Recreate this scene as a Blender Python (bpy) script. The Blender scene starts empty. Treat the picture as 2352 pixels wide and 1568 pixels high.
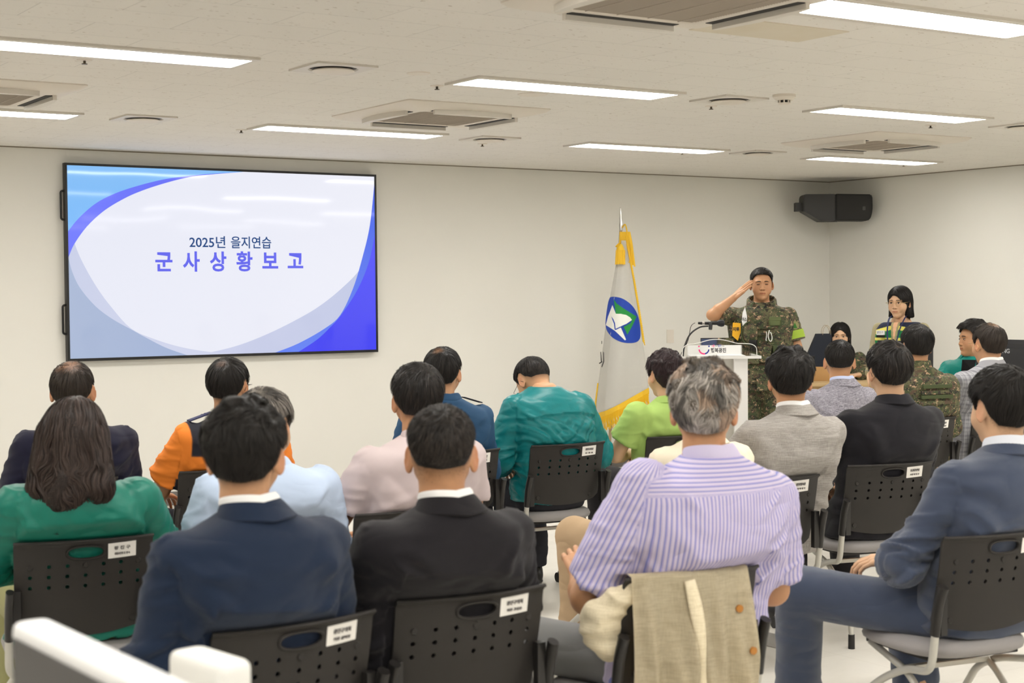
import bpy, bmesh, math, random
import numpy as np
import openvdb as vdb
from mathutils import Vector, Matrix

# ---------------------------------------------------------------- camera, world, exposure
S = bpy.context.scene
COL = S.collection
PI = math.pi
H = 2.611          # ceiling height
WY = 11.12         # back wall
WX = 11.02         # right wall
cam_d = bpy.data.cameras.new('camera')
cam = bpy.data.objects.new('camera', cam_d)
COL.objects.link(cam)
S.camera = cam
cam_d.sensor_width = 36.0
cam_d.lens = 3603.7 / 2352 * 36.0
cam_d.clip_start = 0.05
cam_d.clip_end = 60
_pitch, _roll, _yaw = 0.0305, -0.0089, 0.5811
_cy, _sy = math.cos(_yaw), math.sin(_yaw)
_f = Vector((_sy*math.cos(_pitch), _cy*math.cos(_pitch), -math.sin(_pitch)))
_r = Vector((_cy, -_sy, 0)); _u = _r.cross(_f)
_r2 = _r*math.cos(_roll) + _u*math.sin(_roll)
_u2 = -_r*math.sin(_roll) + _u*math.cos(_roll)
cam.matrix_world = Matrix(((_r2.x, _u2.x, -_f.x, 0), (_r2.y, _u2.y, -_f.y, 0), (_r2.z, _u2.z, -_f.z, 1.55), (0, 0, 0, 1)))
cam_d.dof.use_dof = True
cam_d.dof.focus_distance = 9.2
cam_d.dof.aperture_fstop = 5.6

S.view_settings.view_transform = 'Standard'
S.view_settings.look = 'None'
S.view_settings.exposure = 0.36
S.view_settings.gamma = 1.0
S.view_settings.use_curve_mapping = False
wd = bpy.data.worlds.new('world'); S.world = wd; wd.use_nodes = True
wd.node_tree.nodes['Background'].inputs[0].default_value = (0.9, 0.92, 1, 1)
wd.node_tree.nodes['Background'].inputs[1].default_value = 0.25
LAMP = 21.0         # emission of the ceiling light diffusers

rng = np.random.default_rng(7)
random.seed(7)

# ---------------------------------------------------------------- helpers
def lin(c):
    o = []
    for v in c:
        v = v/255.0
        o.append(v/12.92 if v <= 0.04045 else ((v+0.055)/1.055)**2.4)
    return (o[0], o[1], o[2], 1.0)

MATS = {}
def add_fold(nt, b, k):
    """soft cloth creases as bump, on top of any bump already there"""
    tc = nt.nodes.new('ShaderNodeTexCoord'); mp = nt.nodes.new('ShaderNodeMapping'); mp.inputs['Scale'].default_value = (4.5, 4.5, 10)
    nt.links.new(tc.outputs['Object'], mp.inputs['Vector'])
    n = nt.nodes.new('ShaderNodeTexNoise'); n.inputs['Scale'].default_value = 1.0; n.inputs['Detail'].default_value = 1.5; n.inputs['Roughness'].default_value = .4; n.inputs['Distortion'].default_value = .45
    nt.links.new(mp.outputs['Vector'], n.inputs['Vector'])
    def M(op, a, v):
        q = nt.nodes.new('ShaderNodeMath'); q.operation = op; nt.links.new(a, q.inputs[0]); q.inputs[1].default_value = v; return q.outputs[0]
    r = M('ABSOLUTE', M('SUBTRACT', n.outputs['Fac'], .5), 0); r = M('POWER', r, 1.15)
    bp = nt.nodes.new('ShaderNodeBump'); bp.inputs['Strength'].default_value = min(1, k); bp.inputs['Distance'].default_value = .09
    nt.links.new(r, bp.inputs['Height'])
    for l in list(b.inputs['Normal'].links): nt.links.new(l.from_socket, bp.inputs['Normal']); nt.links.remove(l)
    nt.links.new(bp.outputs['Normal'], b.inputs['Normal'])
def mat(name, col=(200, 200, 200), rough=0.6, metal=0.0, emit=None, estr=0.0, sheen=0.0, spec=0.5, bump=None, alpha=1.0, trans=0.0, var=0.0, coat=0.0, attr=False, fold=0.0):
    """principled material; bump = (scale, strength) fine noise; var = colour variation"""
    if name in MATS: return MATS[name]
    m = bpy.data.materials.new(name); m.use_nodes = True
    nt = m.node_tree; b = nt.nodes['Principled BSDF']
    c = lin(col)
    b.inputs['Base Color'].default_value = c
    b.inputs['Roughness'].default_value = rough
    b.inputs['Metallic'].default_value = metal
    b.inputs['Specular IOR Level'].default_value = spec
    b.inputs['Sheen Weight'].default_value = sheen
    b.inputs['Coat Weight'].default_value = coat
    b.inputs['Transmission Weight'].default_value = trans
    b.inputs['Alpha'].default_value = alpha
    if emit is not None:
        b.inputs['Emission Color'].default_value = lin(emit)
        b.inputs['Emission Strength'].default_value = estr
    tc = None
    if bump or var:
        tc = nt.nodes.new('ShaderNodeTexCoord')
    src = None
    if var:
        n = nt.nodes.new('ShaderNodeTexNoise'); n.inputs['Scale'].default_value = 9; n.inputs['Detail'].default_value = 6
        nt.links.new(tc.outputs['Object'], n.inputs['Vector'])
        mx = nt.nodes.new('ShaderNodeMix'); mx.data_type = 'RGBA'
        mx.inputs[6].default_value = tuple(v*(1-var) for v in c[:3])+(1,)
        mx.inputs[7].default_value = tuple(min(1, v*(1+var)) for v in c[:3])+(1,)
        nt.links.new(n.outputs['Fac'], mx.inputs[0]); src = mx.outputs[2]
        nt.links.new(src, b.inputs['Base Color'])
    if attr:
        a = nt.nodes.new('ShaderNodeVertexColor'); a.layer_name = 'Col'
        mm = nt.nodes.new('ShaderNodeMix'); mm.data_type = 'RGBA'; mm.blend_type = 'MULTIPLY'; mm.inputs[0].default_value = 1
        if src: nt.links.new(src, mm.inputs[6])
        else: mm.inputs[6].default_value = c
        nt.links.new(a.outputs['Color'], mm.inputs[7]); nt.links.new(mm.outputs[2], b.inputs['Base Color'])
    if bump:
        n = nt.nodes.new('ShaderNodeTexNoise'); n.inputs['Scale'].default_value = bump[0]; n.inputs['Detail'].default_value = 3
        nt.links.new(tc.outputs['Object'], n.inputs['Vector'])
        bp = nt.nodes.new('ShaderNodeBump'); bp.inputs['Strength'].default_value = bump[1]; bp.inputs['Distance'].default_value = 0.002
        nt.links.new(n.outputs['Fac'], bp.inputs['Height']); nt.links.new(bp.outputs['Normal'], b.inputs['Normal'])
    if fold: add_fold(nt, b, fold)
    MATS[name] = m
    return m

class NT:
    """small node tree helper"""
    def __init__(s, name):
        s.m = bpy.data.materials.new(name); s.m.use_nodes = True; s.t = s.m.node_tree; s.b = s.t.nodes['Principled BSDF']
    def n(s, typ, **kw):
        n = s.t.nodes.new('ShaderNode'+typ)
        for k, v in kw.items():
            if k[0] == 'i' and k[1:].isdigit(): n.inputs[int(k[1:])].default_value = v
            else: setattr(n, k, v)
        return n
    def l(s, a, b): s.t.links.new(a, b)
    def math(s, op, a, b=0.0, clamp=False):
        n = s.t.nodes.new('ShaderNodeMath'); n.operation = op; n.use_clamp = clamp
        for i, v in enumerate((a, b)):
            if isinstance(v, (int, float)): n.inputs[i].default_value = v
            else: s.l(v, n.inputs[i])
        return n.outputs[0]
    def mix(s, f, a, b):
        n = s.t.nodes.new('ShaderNodeMix'); n.data_type = 'RGBA'
        for i, v in ((0, f), (6, a), (7, b)):
            if isinstance(v, (int, float, tuple)): n.inputs[i].default_value = v
            else: s.l(v, n.inputs[i])
        return n.outputs[2]

def tag(o, label=None, cat=None, group=None, kind=None):
    if label: o['label'] = label
    if cat: o['category'] = cat
    if group: o['group'] = group
    if kind: o['kind'] = kind
    return o

def obj(name, bm, m, parent=None, smooth=None, loc=None, rot=None):
    me = bpy.data.meshes.new(name)
    if isinstance(bm, bmesh.types.BMesh):
        bm.to_mesh(me); bm.free()
    else:
        v, f = bm; me.from_pydata([tuple(p) for p in v], [], [tuple(q) for q in f])
    for mm in (m if isinstance(m, (list, tuple)) else [m]): me.materials.append(mm)
    if smooth is not None:
        me.polygons.foreach_set('use_smooth', [True]*len(me.polygons))
        if smooth < 180: me.set_sharp_from_angle(angle=math.radians(smooth))
    o = bpy.data.objects.new(name, me); COL.objects.link(o)
    if parent: o.parent = parent
    if loc: o.location = loc
    if rot: o.rotation_euler = rot
    return o

def empty(name, loc=(0, 0, 0), rz=0.0):
    o = bpy.data.objects.new(name, None); COL.objects.link(o)
    o.location = loc; o.rotation_euler = (0, 0, rz); o.empty_display_size = 0.1
    return o

def nbm(): return bmesh.new()

def box(bm, x0, x1, y0, y1, z0, z1, bev=0.0, seg=2, M=None):
    r = bmesh.ops.create_cube(bm, size=1.0)
    vs = r['verts']
    for v in vs:
        v.co = Vector(((x0+x1)/2+v.co.x*(x1-x0), (y0+y1)/2+v.co.y*(y1-y0), (z0+z1)/2+v.co.z*(z1-z0)))
    if bev > 0:
        es = list({e for v in vs for e in v.link_edges})
        r2 = bmesh.ops.bevel(bm, geom=es, offset=bev, segments=seg, profile=0.7, affect='EDGES')
        vs = list({v for f in r2['faces'] for v in f.verts} | {v for v in vs if v.is_valid})
    if M is not None:
        for v in vs: v.co = M @ v.co
    return vs

def cyl(bm, c, r, h, n=24, axis='z', r2=None, M=None):
    """solid cylinder from c along +axis by h"""
    r2 = r if r2 is None else r2
    vs0, vs1 = [], []
    for i in range(n):
        a = 2*PI*i/n; u, v = math.cos(a), math.sin(a)
        for k, (rr, hh, L) in enumerate(((r, 0, vs0), (r2, h, vs1))):
            p = {'z': (u*rr, v*rr, hh), 'y': (u*rr, hh, -v*rr), 'x': (hh, u*rr, v*rr)}[axis]
            q = Vector((c[0]+p[0], c[1]+p[1], c[2]+p[2]))
            if M is not None: q = M @ q
            L.append(bm.verts.new(q))
    for i in range(n):
        j = (i+1) % n
        bm.faces.new((vs0[i], vs0[j], vs1[j], vs1[i]))
    bm.faces.new(vs0[::-1]); bm.faces.new(vs1)

def catmull(P, k=6):
    P = [Vector(p) for p in P]
    if len(P) < 3: return P
    out = []
    for i in range(len(P)-1):
        p0 = P[max(i-1, 0)]; p1 = P[i]; p2 = P[i+1]; p3 = P[min(i+2, len(P)-1)]
        for j in range(k):
            t = j/k
            out.append(0.5*((2*p1)+(-p0+p2)*t+(2*p0-5*p1+4*p2-p3)*t*t+(-p0+3*p1-3*p2+p3)*t*t*t))
    out.append(P[-1]); return out

def round_path(P, rad=0.04, k=5):
    """polyline with rounded corners"""
    P = [Vector(p) for p in P]; out = [P[0]]
    for i in range(1, len(P)-1):
        a = P[i-1]-P[i]; b = P[i+1]-P[i]
        d = min(rad, a.length*0.45, b.length*0.45)
        s = P[i]+a.normalized()*d; e = P[i]+b.normalized()*d
        for j in range(k+1):
            t = j/k; out.append(s*(1-t)**2+P[i]*2*t*(1-t)+e*t*t)
    out.append(P[-1]); return out

def tube(bm, P, r, n=10, sx=1.0, caps=True, up=None):
    P = [Vector(p) for p in P]; rs = r if isinstance(r, (list, tuple)) else [r]*len(P)
    rings = []; prev = None
    for i, p in enumerate(P):
        t = (P[min(i+1, len(P)-1)]-P[max(i-1, 0)])
        t = t.normalized() if t.length > 1e-9 else Vector((0, 0, 1))
        if prev is None:
            a = Vector(up) if up else (Vector((1, 0, 0)) if abs(t.x) < 0.9 else Vector((0, 1, 0)))
            u = (a-t*a.dot(t)).normalized()
        else:
            u = (prev-t*prev.dot(t)); u = u.normalized() if u.length > 1e-6 else prev
        prev = u; v = t.cross(u)
        rings.append([bm.verts.new(p+(u*math.cos(2*PI*k/n)*sx+v*math.sin(2*PI*k/n))*rs[i]) for k in range(n)])
    for a, b in zip(rings, rings[1:]):
        for k in range(n):
            bm.faces.new((a[k], a[(k+1) % n], b[(k+1) % n], b[k]))
    if caps:
        bm.faces.new(rings[0][::-1]); bm.faces.new(rings[-1])

def prism(bm, pts, z0, z1, M=None):
    """extrude 2D outline (x,y) from z0 to z1"""
    a = [bm.verts.new((p[0], p[1], z0)) for p in pts]; b = [bm.verts.new((p[0], p[1], z1)) for p in pts]
    n = len(pts)
    for i in range(n):
        bm.faces.new((a[i], a[(i+1) % n], b[(i+1) % n], b[i]))
    bm.faces.new(a[::-1]); bm.faces.new(b)
    if M is not None:
        for v in a+b: v.co = M @ v.co

def fix(bm):
    bmesh.ops.recalc_face_normals(bm, faces=bm.faces); return bm

def text_obj(name, body, size, m, parent, M, bold=0.0, width=None, extrude=0.0005, align='CENTER'):
    """text laid flat on local XY then placed with matrix M"""
    c = bpy.data.curves.new(name, 'FONT'); c.body = body; c.size = size
    c.align_x = align; c.align_y = 'CENTER'; c.offset = bold; c.extrude = extrude; c.resolution_u = 3
    t = bpy.data.objects.new('tmp_text', c); COL.objects.link(t)
    dg = bpy.context.evaluated_depsgraph_get(); dg.update()
    me = bpy.data.meshes.new_from_object(t.evaluated_get(dg)); me.name = name
    bpy.data.objects.remove(t); bpy.data.curves.remove(c)
    if len(me.vertices) and width:
        xs = [v.co.x for v in me.vertices]; w = max(xs)-min(xs)
        me.transform(Matrix.Diagonal((width/w, 1, 1, 1)))
    me.transform(M); me.materials.clear(); me.materials.append(m)
    o = bpy.data.objects.new(name, me); COL.objects.link(o); o.parent = parent
    return o

def copy_tree(o, parent=None):
    c = o.copy(); COL.objects.link(c); c.parent = parent
    for ch in o.children: copy_tree(ch, c)
    return c

# ---------------------------------------------------------------- setting materials
def wall_mat(name, col):
    t = NT(name); tc = t.n('TexCoord')
    n = t.n('TexNoise'); n.inputs['Scale'].default_value = 1.3; n.inputs['Detail'].default_value = 3
    t.l(tc.outputs['Object'], n.inputs['Vector'])
    c = lin(col)
    t.l(t.mix(n.outputs['Fac'], tuple(v*0.975 for v in c[:3])+(1,), tuple(min(1, v*1.02) for v in c[:3])+(1,)), t.b.inputs['Base Color'])
    n2 = t.n('TexNoise'); n2.inputs['Scale'].default_value = 260; t.l(tc.outputs['Object'], n2.inputs['Vector'])
    bp = t.n('Bump'); bp.inputs['Strength'].default_value = 0.06; t.l(n2.outputs['Fac'], bp.inputs['Height']); t.l(bp.outputs['Normal'], t.b.inputs['Normal'])
    t.b.inputs['Roughness'].default_value = 0.75; t.b.inputs['Specular IOR Level'].default_value = 0.25
    return t.m
M_wall = wall_mat('cream_wall_paint', (228, 226, 219))

def ceiling_mat():
    t = NT('mineral_fibre_ceiling_tile'); tc = t.n('TexCoord'); P = tc.outputs['Object']
    base = lin((230, 226, 219))
    br = t.n('TexBrick'); br.offset = 0.5; br.inputs['Scale'].default_value = 1
    br.inputs['Mortar Size'].default_value = 0.0016; br.inputs['Mortar Smooth'].default_value = 0.1
    br.inputs['Brick Width'].default_value = 0.6; br.inputs['Row Height'].default_value = 0.3
    br.inputs['Color1'].default_value = base; br.inputs['Color2'].default_value = tuple(v*0.985 for v in base[:3])+(1,)
    br.inputs['Mortar'].default_value = tuple(v*0.72 for v in base[:3])+(1,)
    mp = t.n('Mapping'); mp.inputs['Location'].default_value = (0.09, 0.03, 0); t.l(P, mp.inputs['Vector']); t.l(mp.outputs['Vector'], br.inputs['Vector'])
    # worm-hole fissures: stretched noise thresholded
    m2 = t.n('Mapping'); m2.inputs['Scale'].default_value = (28, 75, 30); t.l(P, m2.inputs['Vector'])
    n = t.n('TexNoise'); n.inputs['Scale'].default_value = 1; n.inputs['Detail'].default_value = 2.5; t.l(m2.outputs['Vector'], n.inputs['Vector'])
    f1 = t.math('SUBTRACT', n.outputs['Fac'], 0.685); f1 = t.math('MULTIPLY', f1, 40, True)
    m3 = t.n('Mapping'); m3.inputs['Scale'].default_value = (90, 90, 90); t.l(P, m3.inputs['Vector'])
    v = t.n('TexVoronoi'); v.inputs['Scale'].default_value = 1; t.l(m3.outputs['Vector'], v.inputs['Vector'])
    f2 = t.math('LESS_THAN', v.outputs['Distance'], 0.09)
    n3 = t.n('TexNoise'); n3.inputs['Scale'].default_value = 0.9; n3.inputs['Detail'].default_value = 2; t.l(P, n3.inputs['Vector'])
    fac = t.math('MAXIMUM', t.math('MULTIPLY', f1, 0.62), t.math('MULTIPLY', f2, 0.35))
    c = t.mix(fac, br.outputs['Color'], lin((150, 132, 108)))
    t.l(c, t.b.inputs['Base Color']); t.b.inputs['Roughness'].default_value = 0.9; t.b.inputs['Specular IOR Level'].default_value = 0.1
    return t.m
M_ceil = ceiling_mat()

def floor_mat():
    t = NT('cream_vinyl_floor'); tc = t.n('TexCoord'); P = tc.outputs['Object']
    c = lin((224, 220, 211))
    n = t.n('TexNoise'); n.inputs['Scale'].default_value = 2.2; n.inputs['Detail'].default_value = 8; n.inputs['Roughness'].default_value = 0.65
    mp = t.n('Mapping'); mp.inputs['Scale'].default_value = (1, 2.2, 1); t.l(P, mp.inputs['Vector']); t.l(mp.outputs['Vector'], n.inputs['Vector'])
    f = t.math('MULTIPLY', t.math('SUBTRACT', n.outputs['Fac'], 0.35), 2.2, True)
    col = t.mix(f, tuple(v*0.88 for v in c[:3])+(1,), c)
    br = t.n('TexBrick'); br.offset = 0; br.inputs['Scale'].default_value = 1; br.inputs['Mortar Size'].default_value = 0.0012
    br.inputs['Brick Width'].default_value = 0.6; br.inputs['Row Height'].default_value = 0.6
    br.inputs['Color1'].default_value = (1, 1, 1, 1); br.inputs['Color2'].default_value = (0.97, 0.97, 0.97, 1); br.inputs['Mortar'].default_value = (0.8, 0.78, 0.74, 1)
    t.l(P, br.inputs['Vector'])
    mm = t.n('Mix'); mm.data_type = 'RGBA'; mm.blend_type = 'MULTIPLY'; mm.inputs[0].default_value = 1
    t.l(col, mm.inputs[6]); t.l(br.outputs['Color'], mm.inputs[7]); t.l(mm.outputs[2], t.b.inputs['Base Color'])
    t.b.inputs['Roughness'].default_value = 0.33; t.b.inputs['Specular IOR Level'].default_value = 0.4
    return t.m
M_floor = floor_mat()
M_base = mat('dark_grey_baseboard_vinyl', (108, 104, 100), 0.45)

# ---------------------------------------------------------------- room shell
X0, Y0 = -2.8, -2.4
def slab(name, *b, m):
    bm = nbm(); box(bm, *b); o = obj(name, bm, m); o['kind'] = 'structure'; return o
slab('floor', X0-.1, WX+.1, Y0-.1, WY+.1, -0.1, 0, m=M_floor)
slab('ceiling', X0-.1, WX+.1, Y0-.1, WY+.1, H, H+.1, m=M_ceil)
slab('wall_back', X0-.1, WX+.1, WY, WY+.1, 0, H, m=M_wall)
slab('wall_right', WX, WX+.1, Y0-.1, WY, 0, H, m=M_wall)
slab('wall_left', X0-.1, X0, Y0-.1, WY, 0, H, m=M_wall)
slab('wall_front', X0, WX, Y0-.1, Y0, 0, H, m=M_wall)
slab('baseboard_back', X0, WX, WY-.012, WY, 0, .1, m=M_base)
slab('baseboard_right', WX-.012, WX, Y0, WY-.012, 0, .1, m=M_base)
slab('baseboard_left', X0, X0+.012, Y0, WY-.012, 0, .1, m=M_base)
slab('baseboard_front', X0+.012, WX-.012, Y0, Y0+.012, 0, .1, m=M_base)

# ---------------------------------------------------------------- ceiling fixtures
M_white = mat('white_enamel', (214, 208, 198), 0.45)
M_plastic = mat('white_plastic', (222, 214, 202), 0.5)
M_diff = mat('light_diffuser', (255, 255, 255), 0.4, emit=(255, 252, 246), estr=LAMP)
M_dark = mat('dark_slot', (40, 38, 36), 0.7)
M_shadow_line = mat('shadow_gap_trim', (128, 118, 100), .7)  # brown strips paint in the dark shadow line where wall meets ceiling
slab('shadow_line_1', X0, WX, WY-.010, WY, H-.007, H, m=M_shadow_line)
slab('shadow_line_2', WX-.010, WX, Y0, WY-.010, H-.007, H, m=M_shadow_line)
M_grille = mat('grey_grille', (150, 139, 126), 0.6)
M_chrome = mat('chrome', (190, 188, 184), 0.25, metal=1.0)

def ceiling_light():
    e = empty('ceiling_light')
    bm = nbm(); w, d = .65, .165; iw, id_ = .628, .1215; z0, z1 = -.012, 0.0
    # frame: four bars around the diffuser
    for b in ((-w, w, id_, d), (-w, w, -d, -id_), (-w, -iw, -id_, id_), (iw, w, -id_, id_)):
        box(bm, b[0], b[1], b[2], b[3], z0, z1+.0)
    obj('frame', bm, M_white, e)
    bm = nbm(); box(bm, -iw, iw, -id_, id_, -.008, -.002)
    obj('diffuser', bm, M_diff, e)
    return e
LX = (-.12, 2.28, 4.73, 7.18, 9.5); LY = (-.6, 1.83, 4.255, 6.645, 9.09)
lbl = {(4.73, 6.645): 'long white ceiling light in mid ceiling, above the lime jacket and flag side',
 (4.73, 9.09): 'long white ceiling light just past the middle air conditioner, nearest the screen edge',
 (2.28, 6.645): 'long white ceiling light at the left, large, ending beside a square vent',
 (2.28, 9.09): 'long white ceiling light at far left above the screen, cut by the picture edge',
 (4.73, 4.255): 'largest long white ceiling light, at the top right beside a water-stained tile',
 (7.18, 6.645): 'long white ceiling light beyond the smoke detector, in front of the far air conditioner',
 (7.18, 9.09): 'long white ceiling light near the back wall, above the flag',
 (9.5, 9.09): 'long white ceiling light nearest the room corner, above the wall speaker',
 (9.5, 6.645): 'long white ceiling light by the right wall, past the picture edge'}
proto = None
for x in LX:
    for y in LY:
        if proto is None: o = proto = ceiling_light()
        else: o = copy_tree(proto)
        o.location = (x, y, H)
        tag(o, lbl.get((x, y), 'long white ceiling light in the rows over and behind the nearest chairs'), 'ceiling light', 'rows of ceiling lights')

def vent():
    e = empty('ceiling_vent')
    bm = nbm(); s = .155
    # square plate with round opening
    n = 40; ring_o = []; ring_i = []
    for i in range(n):
        a = 2*PI*i/n; c, q = math.cos(a), math.sin(a); k = s/max(abs(c), abs(q))
        ring_o.append((c*k, q*k)); ring_i.append((c*.118, q*.118))
    for z in (-.010, ):
        vo = [bm.verts.new((p[0], p[1], z)) for p in ring_o]; vi = [bm.verts.new((p[0], p[1], z)) for p in ring_i]
        vt = [bm.verts.new((p[0], p[1], 0)) for p in ring_o]; vj = [bm.verts.new((p[0]*.93, p[1]*.93, -.001)) for p in ring_i]
        for i in range(n):
            j = (i+1) % n
            bm.faces.new((vi[i], vi[j], vo[j], vo[i])); bm.faces.new((vo[i], vo[j], vt[j], vt[i])); bm.faces.new((vj[i], vj[j], vi[j], vi[i]))
    obj('face_plate', fix(bm), M_white, e, 40)
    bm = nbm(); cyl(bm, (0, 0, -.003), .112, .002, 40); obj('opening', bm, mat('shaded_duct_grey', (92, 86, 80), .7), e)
    bm = nbm(); cyl(bm, (0, 0, -.024), .082, .006, 40, r2=.1); cyl(bm, (0, 0, -.018), .1, .006, 40, r2=.094); cyl(bm, (0, 0, -.012), .02, .01, 12)
    obj('disc', bm, M_plastic, e, 30)
    return e
proto = None
for (x, y, l) in ((3.35, 6.6, 'square ceiling vent with round disc beside the end of the big left light'),
                  (3.31, 9.0, 'square ceiling vent with round disc above the left half of the screen'),
                  (5.78, 6.6, 'square ceiling vent with round disc beside the smoke detector'),
                  (5.79, 9.07, 'square ceiling vent with round disc above the gap between screen and flag'),
                  (8.17, 9.0, 'square ceiling vent with round disc closest to the room corner'),
                  (8.40, 6.72, 'square ceiling vent with round disc cut by the right picture edge')):
    o = vent() if proto is None else copy_tree(proto)
    proto = proto or o
    o.location = (x, y, H); tag(o, l, 'vent', 'square ceiling vents')

def cassette():
    e = empty('ceiling_air_conditioner')
    bm = nbm(); s = .475
    def rr(h, r, n=6):
        out = []
        for cx, cy, a0 in ((h-r, h-r, 0), (-h+r, h-r, 90), (-h+r, -h+r, 180), (h-r, -h+r, 270)):
            for k in range(n+1):
                a = math.radians(a0+90*k/n); out.append((cx+r*math.cos(a), cy+r*math.sin(a)))
        return out
    prof = ((s, 0.0), (s, -.006), (s-.02, -.02), (.40, -.034), (.29, -.040), (.285, -.036))
    rings = [[bm.verts.new((p[0], p[1], z)) for p in rr(h, .03)] for h, z in prof]
    for a, b in zip(rings, rings[1:]):
        n = len(a)
        for i in range(n): bm.faces.new((a[i], b[i], b[(i+1) % n], a[(i+1) % n]))
    obj('cover', fix(bm), M_plastic, e, 30)
    bm = nbm(); box(bm, -.288, .288, -.288, .288, -.036, -.03)
    obj('intake_grille', bm, M_grille, e)
    g = e.children[-1]
    bm = nbm()
    for k in (-1.5, -.5, .5, 1.5): box(bm, -.288+.577*(k+2)/4-.002, -.288+.577*(k+2)/4+.002, -.288, .288, -.0385, -.036)
    for k in range(40): box(bm, -.288, .288, -.288+.576*k/40, -.288+.576*k/40+.004, -.0373, -.036)
    obj('grille_bars', bm, mat('grille_bar', (176, 165, 150), .5), g)
    for k in range(4):
        R = Matrix.Rotation(k*PI/2, 4, 'Z')
        bm = nbm(); box(bm, -.25, .25, .322, .3575, -.0405, -.0335, M=R @ Matrix.Translation((0, 0, 0))); sl = obj('air_slot', bm, M_dark, e)
        bm = nbm()
        P = [(-.255+.51*i/16, .358) for i in range(17)]+[(.255-.51*i/16, .362+.045*math.sin(PI*(i+1)/18)**.6) for i in range(17)]
        prism(bm, P, -.060, -.030, M=R); obj('flap', fix(bm), M_white, sl)
    return e
proto = None
for (x, y, l) in ((4.71, 7.92, 'white four-way ceiling air conditioner above the gap right of the screen'),
                  (8.28, 7.9, 'white four-way ceiling air conditioner farther off, between the small lights by the corner'),
                  (3.6, 4.36, 'nearest white four-way ceiling air conditioner, cut off by the top edge'),
                  (2.09, 8.2, 'white four-way ceiling air conditioner at the left edge above a light')):
    o = cassette() if proto is None else copy_tree(proto)
    proto = proto or o
    o.location = (x, y, H); tag(o, l, 'air conditioner', 'ceiling air conditioners')

def sprinkler():
    e = empty('sprinkler_head')
    bm = nbm(); cyl(bm, (0, 0, -.005), .032, .005, 20, r2=.036); obj('escutcheon', bm, M_plastic, e, 40)
    bm = nbm(); cyl(bm, (0, 0, -.018), .006, .014, 10); cyl(bm, (0, 0, -.021), .013, .003, 14); obj('nozzle', bm, mat('dark_brass', (84, 74, 60), .4, metal=.6), e, 40)
    return e
proto = None
for (x, y, l) in ((2.28, 6.93, 'small sprinkler head beneath the big left light'), (4.095, 6.91, 'small sprinkler head left of the middle light, by a flush disc'),
                  (4.086, 9.35, 'small sprinkler head at the left tip of the light above the screen'), (5.944, 9.41, 'small sprinkler head beneath the vent between screen and flag'),
                  (5.9, 6.89, 'small sprinkler head beneath the vent by the smoke detector'), (4.15, 4.51, 'nearest sprinkler head, between big air conditioner and brightest light'),
                  (7.64, 9.256, 'small sprinkler head beneath the light above the flag'), (7.83, 6.99, 'small sprinkler head beneath the light in front of the far air conditioner'),
                  (10.055, 9.27, 'small sprinkler head nearest the room corner')):
    o = sprinkler() if proto is None else copy_tree(proto)
    proto = proto or o
    o.location = (x, y, H); tag(o, l, 'sprinkler', 'ceiling sprinkler heads')
for (x, y, r, l) in ((3.785, 6.56, .058, 'small flush round ceiling cover between the vent and the middle light'), (4.71, 6.95, .082, 'larger flush round ceiling cover under the middle light')):
    bm = nbm(); cyl(bm, (0, 0, -.005), r-.004, .005, 32, r2=r); tag(obj('ceiling_cover', bm, M_plastic, None, 30, (x, y, H)), l, 'ceiling cover', 'flush round ceiling covers')
e = empty('smoke_detector', (5.92, 6.31, H)); tag(e, 'white domed smoke detector on the ceiling beside a square vent', 'smoke detector')
bm = nbm(); cyl(bm, (0, 0, -.014), .062, .014, 32); cyl(bm, (0, 0, -.03), .045, .016, 32, r2=.06); cyl(bm, (0, 0, -.052), .03, .008, 32, r2=.036)
for k in range(8): cyl(bm, (.031*math.cos(k*PI/4), .031*math.sin(k*PI/4), -.046), .004, .018, 6)
obj('housing', bm, M_plastic, e, 35)
bm = nbm(); cyl(bm, (0, 0, -.045), .027, .016, 24); obj('sensing_chamber', bm, M_dark, e)
bm = nbm(); box(bm, 4.11, 4.71, 4.635, 4.935, H-.0035, H+.001)
t = NT('water_stained_tile'); tc = t.n('TexCoord'); nn = t.n('TexNoise'); nn.inputs['Scale'].default_value = 7; nn.inputs['Detail'].default_value = 6
t.l(tc.outputs['Object'], nn.inputs['Vector']); t.l(t.mix(nn.outputs['Fac'], lin((218, 210, 194)), lin((211, 200, 177))), t.b.inputs['Base Color']); t.b.inputs['Roughness'].default_value = .9
tag(obj('ceiling_tile', bm, t.m), 'yellowed water-stained ceiling tile beside the brightest light', 'ceiling tile')

# ---------------------------------------------------------------- big wall screen
TX, TZ, TW, TH = 3.482, 2.506, 2.502, 1.4124
e = empty('wall_display', (TX+TW/2, 11.0, TZ-TH/2))
tag(e, 'large black-framed wall display showing a blue and white Korean title slide', 'display')
M_black = mat('black_plastic', (16, 15, 16), .35)
yb = 11.059-11.0
bm = nbm(); hw, hh = TW/2, TH/2; fr = .017
box(bm, -hw, hw, yb+.006, yb+.05, -hh, hh)
for b in ((-hw, hw, hh-fr, hh), (-hw, hw, -hh, -hh+fr*1.2), (-hw, -hw+fr, -hh+fr*1.2, hh-fr), (hw-fr, hw, -hh+fr*1.2, hh-fr)):
    box(bm, b[0], b[1], yb, yb+.01, b[2], b[3])
obj('bezel', bm, M_black, e)
bm = nbm(); box(bm, -hw+.3, hw-.3, yb+.05, WY-11.0-.0005, -hh+.25, hh-.25); obj('wall_mount', bm, M_black, e)
for zc in (hh-.30, -hh+.30):
    bm = nbm(); P = round_path([(-hw+.01, yb+.03, zc+.105), (-hw-.022, yb+.03, zc+.10), (-hw-.022, yb+.03, zc-.10), (-hw+.01, yb+.03, zc-.105)], .02)
    tube(bm, P, .008, 8); obj('handle', bm, M_black, e, 60)
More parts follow.
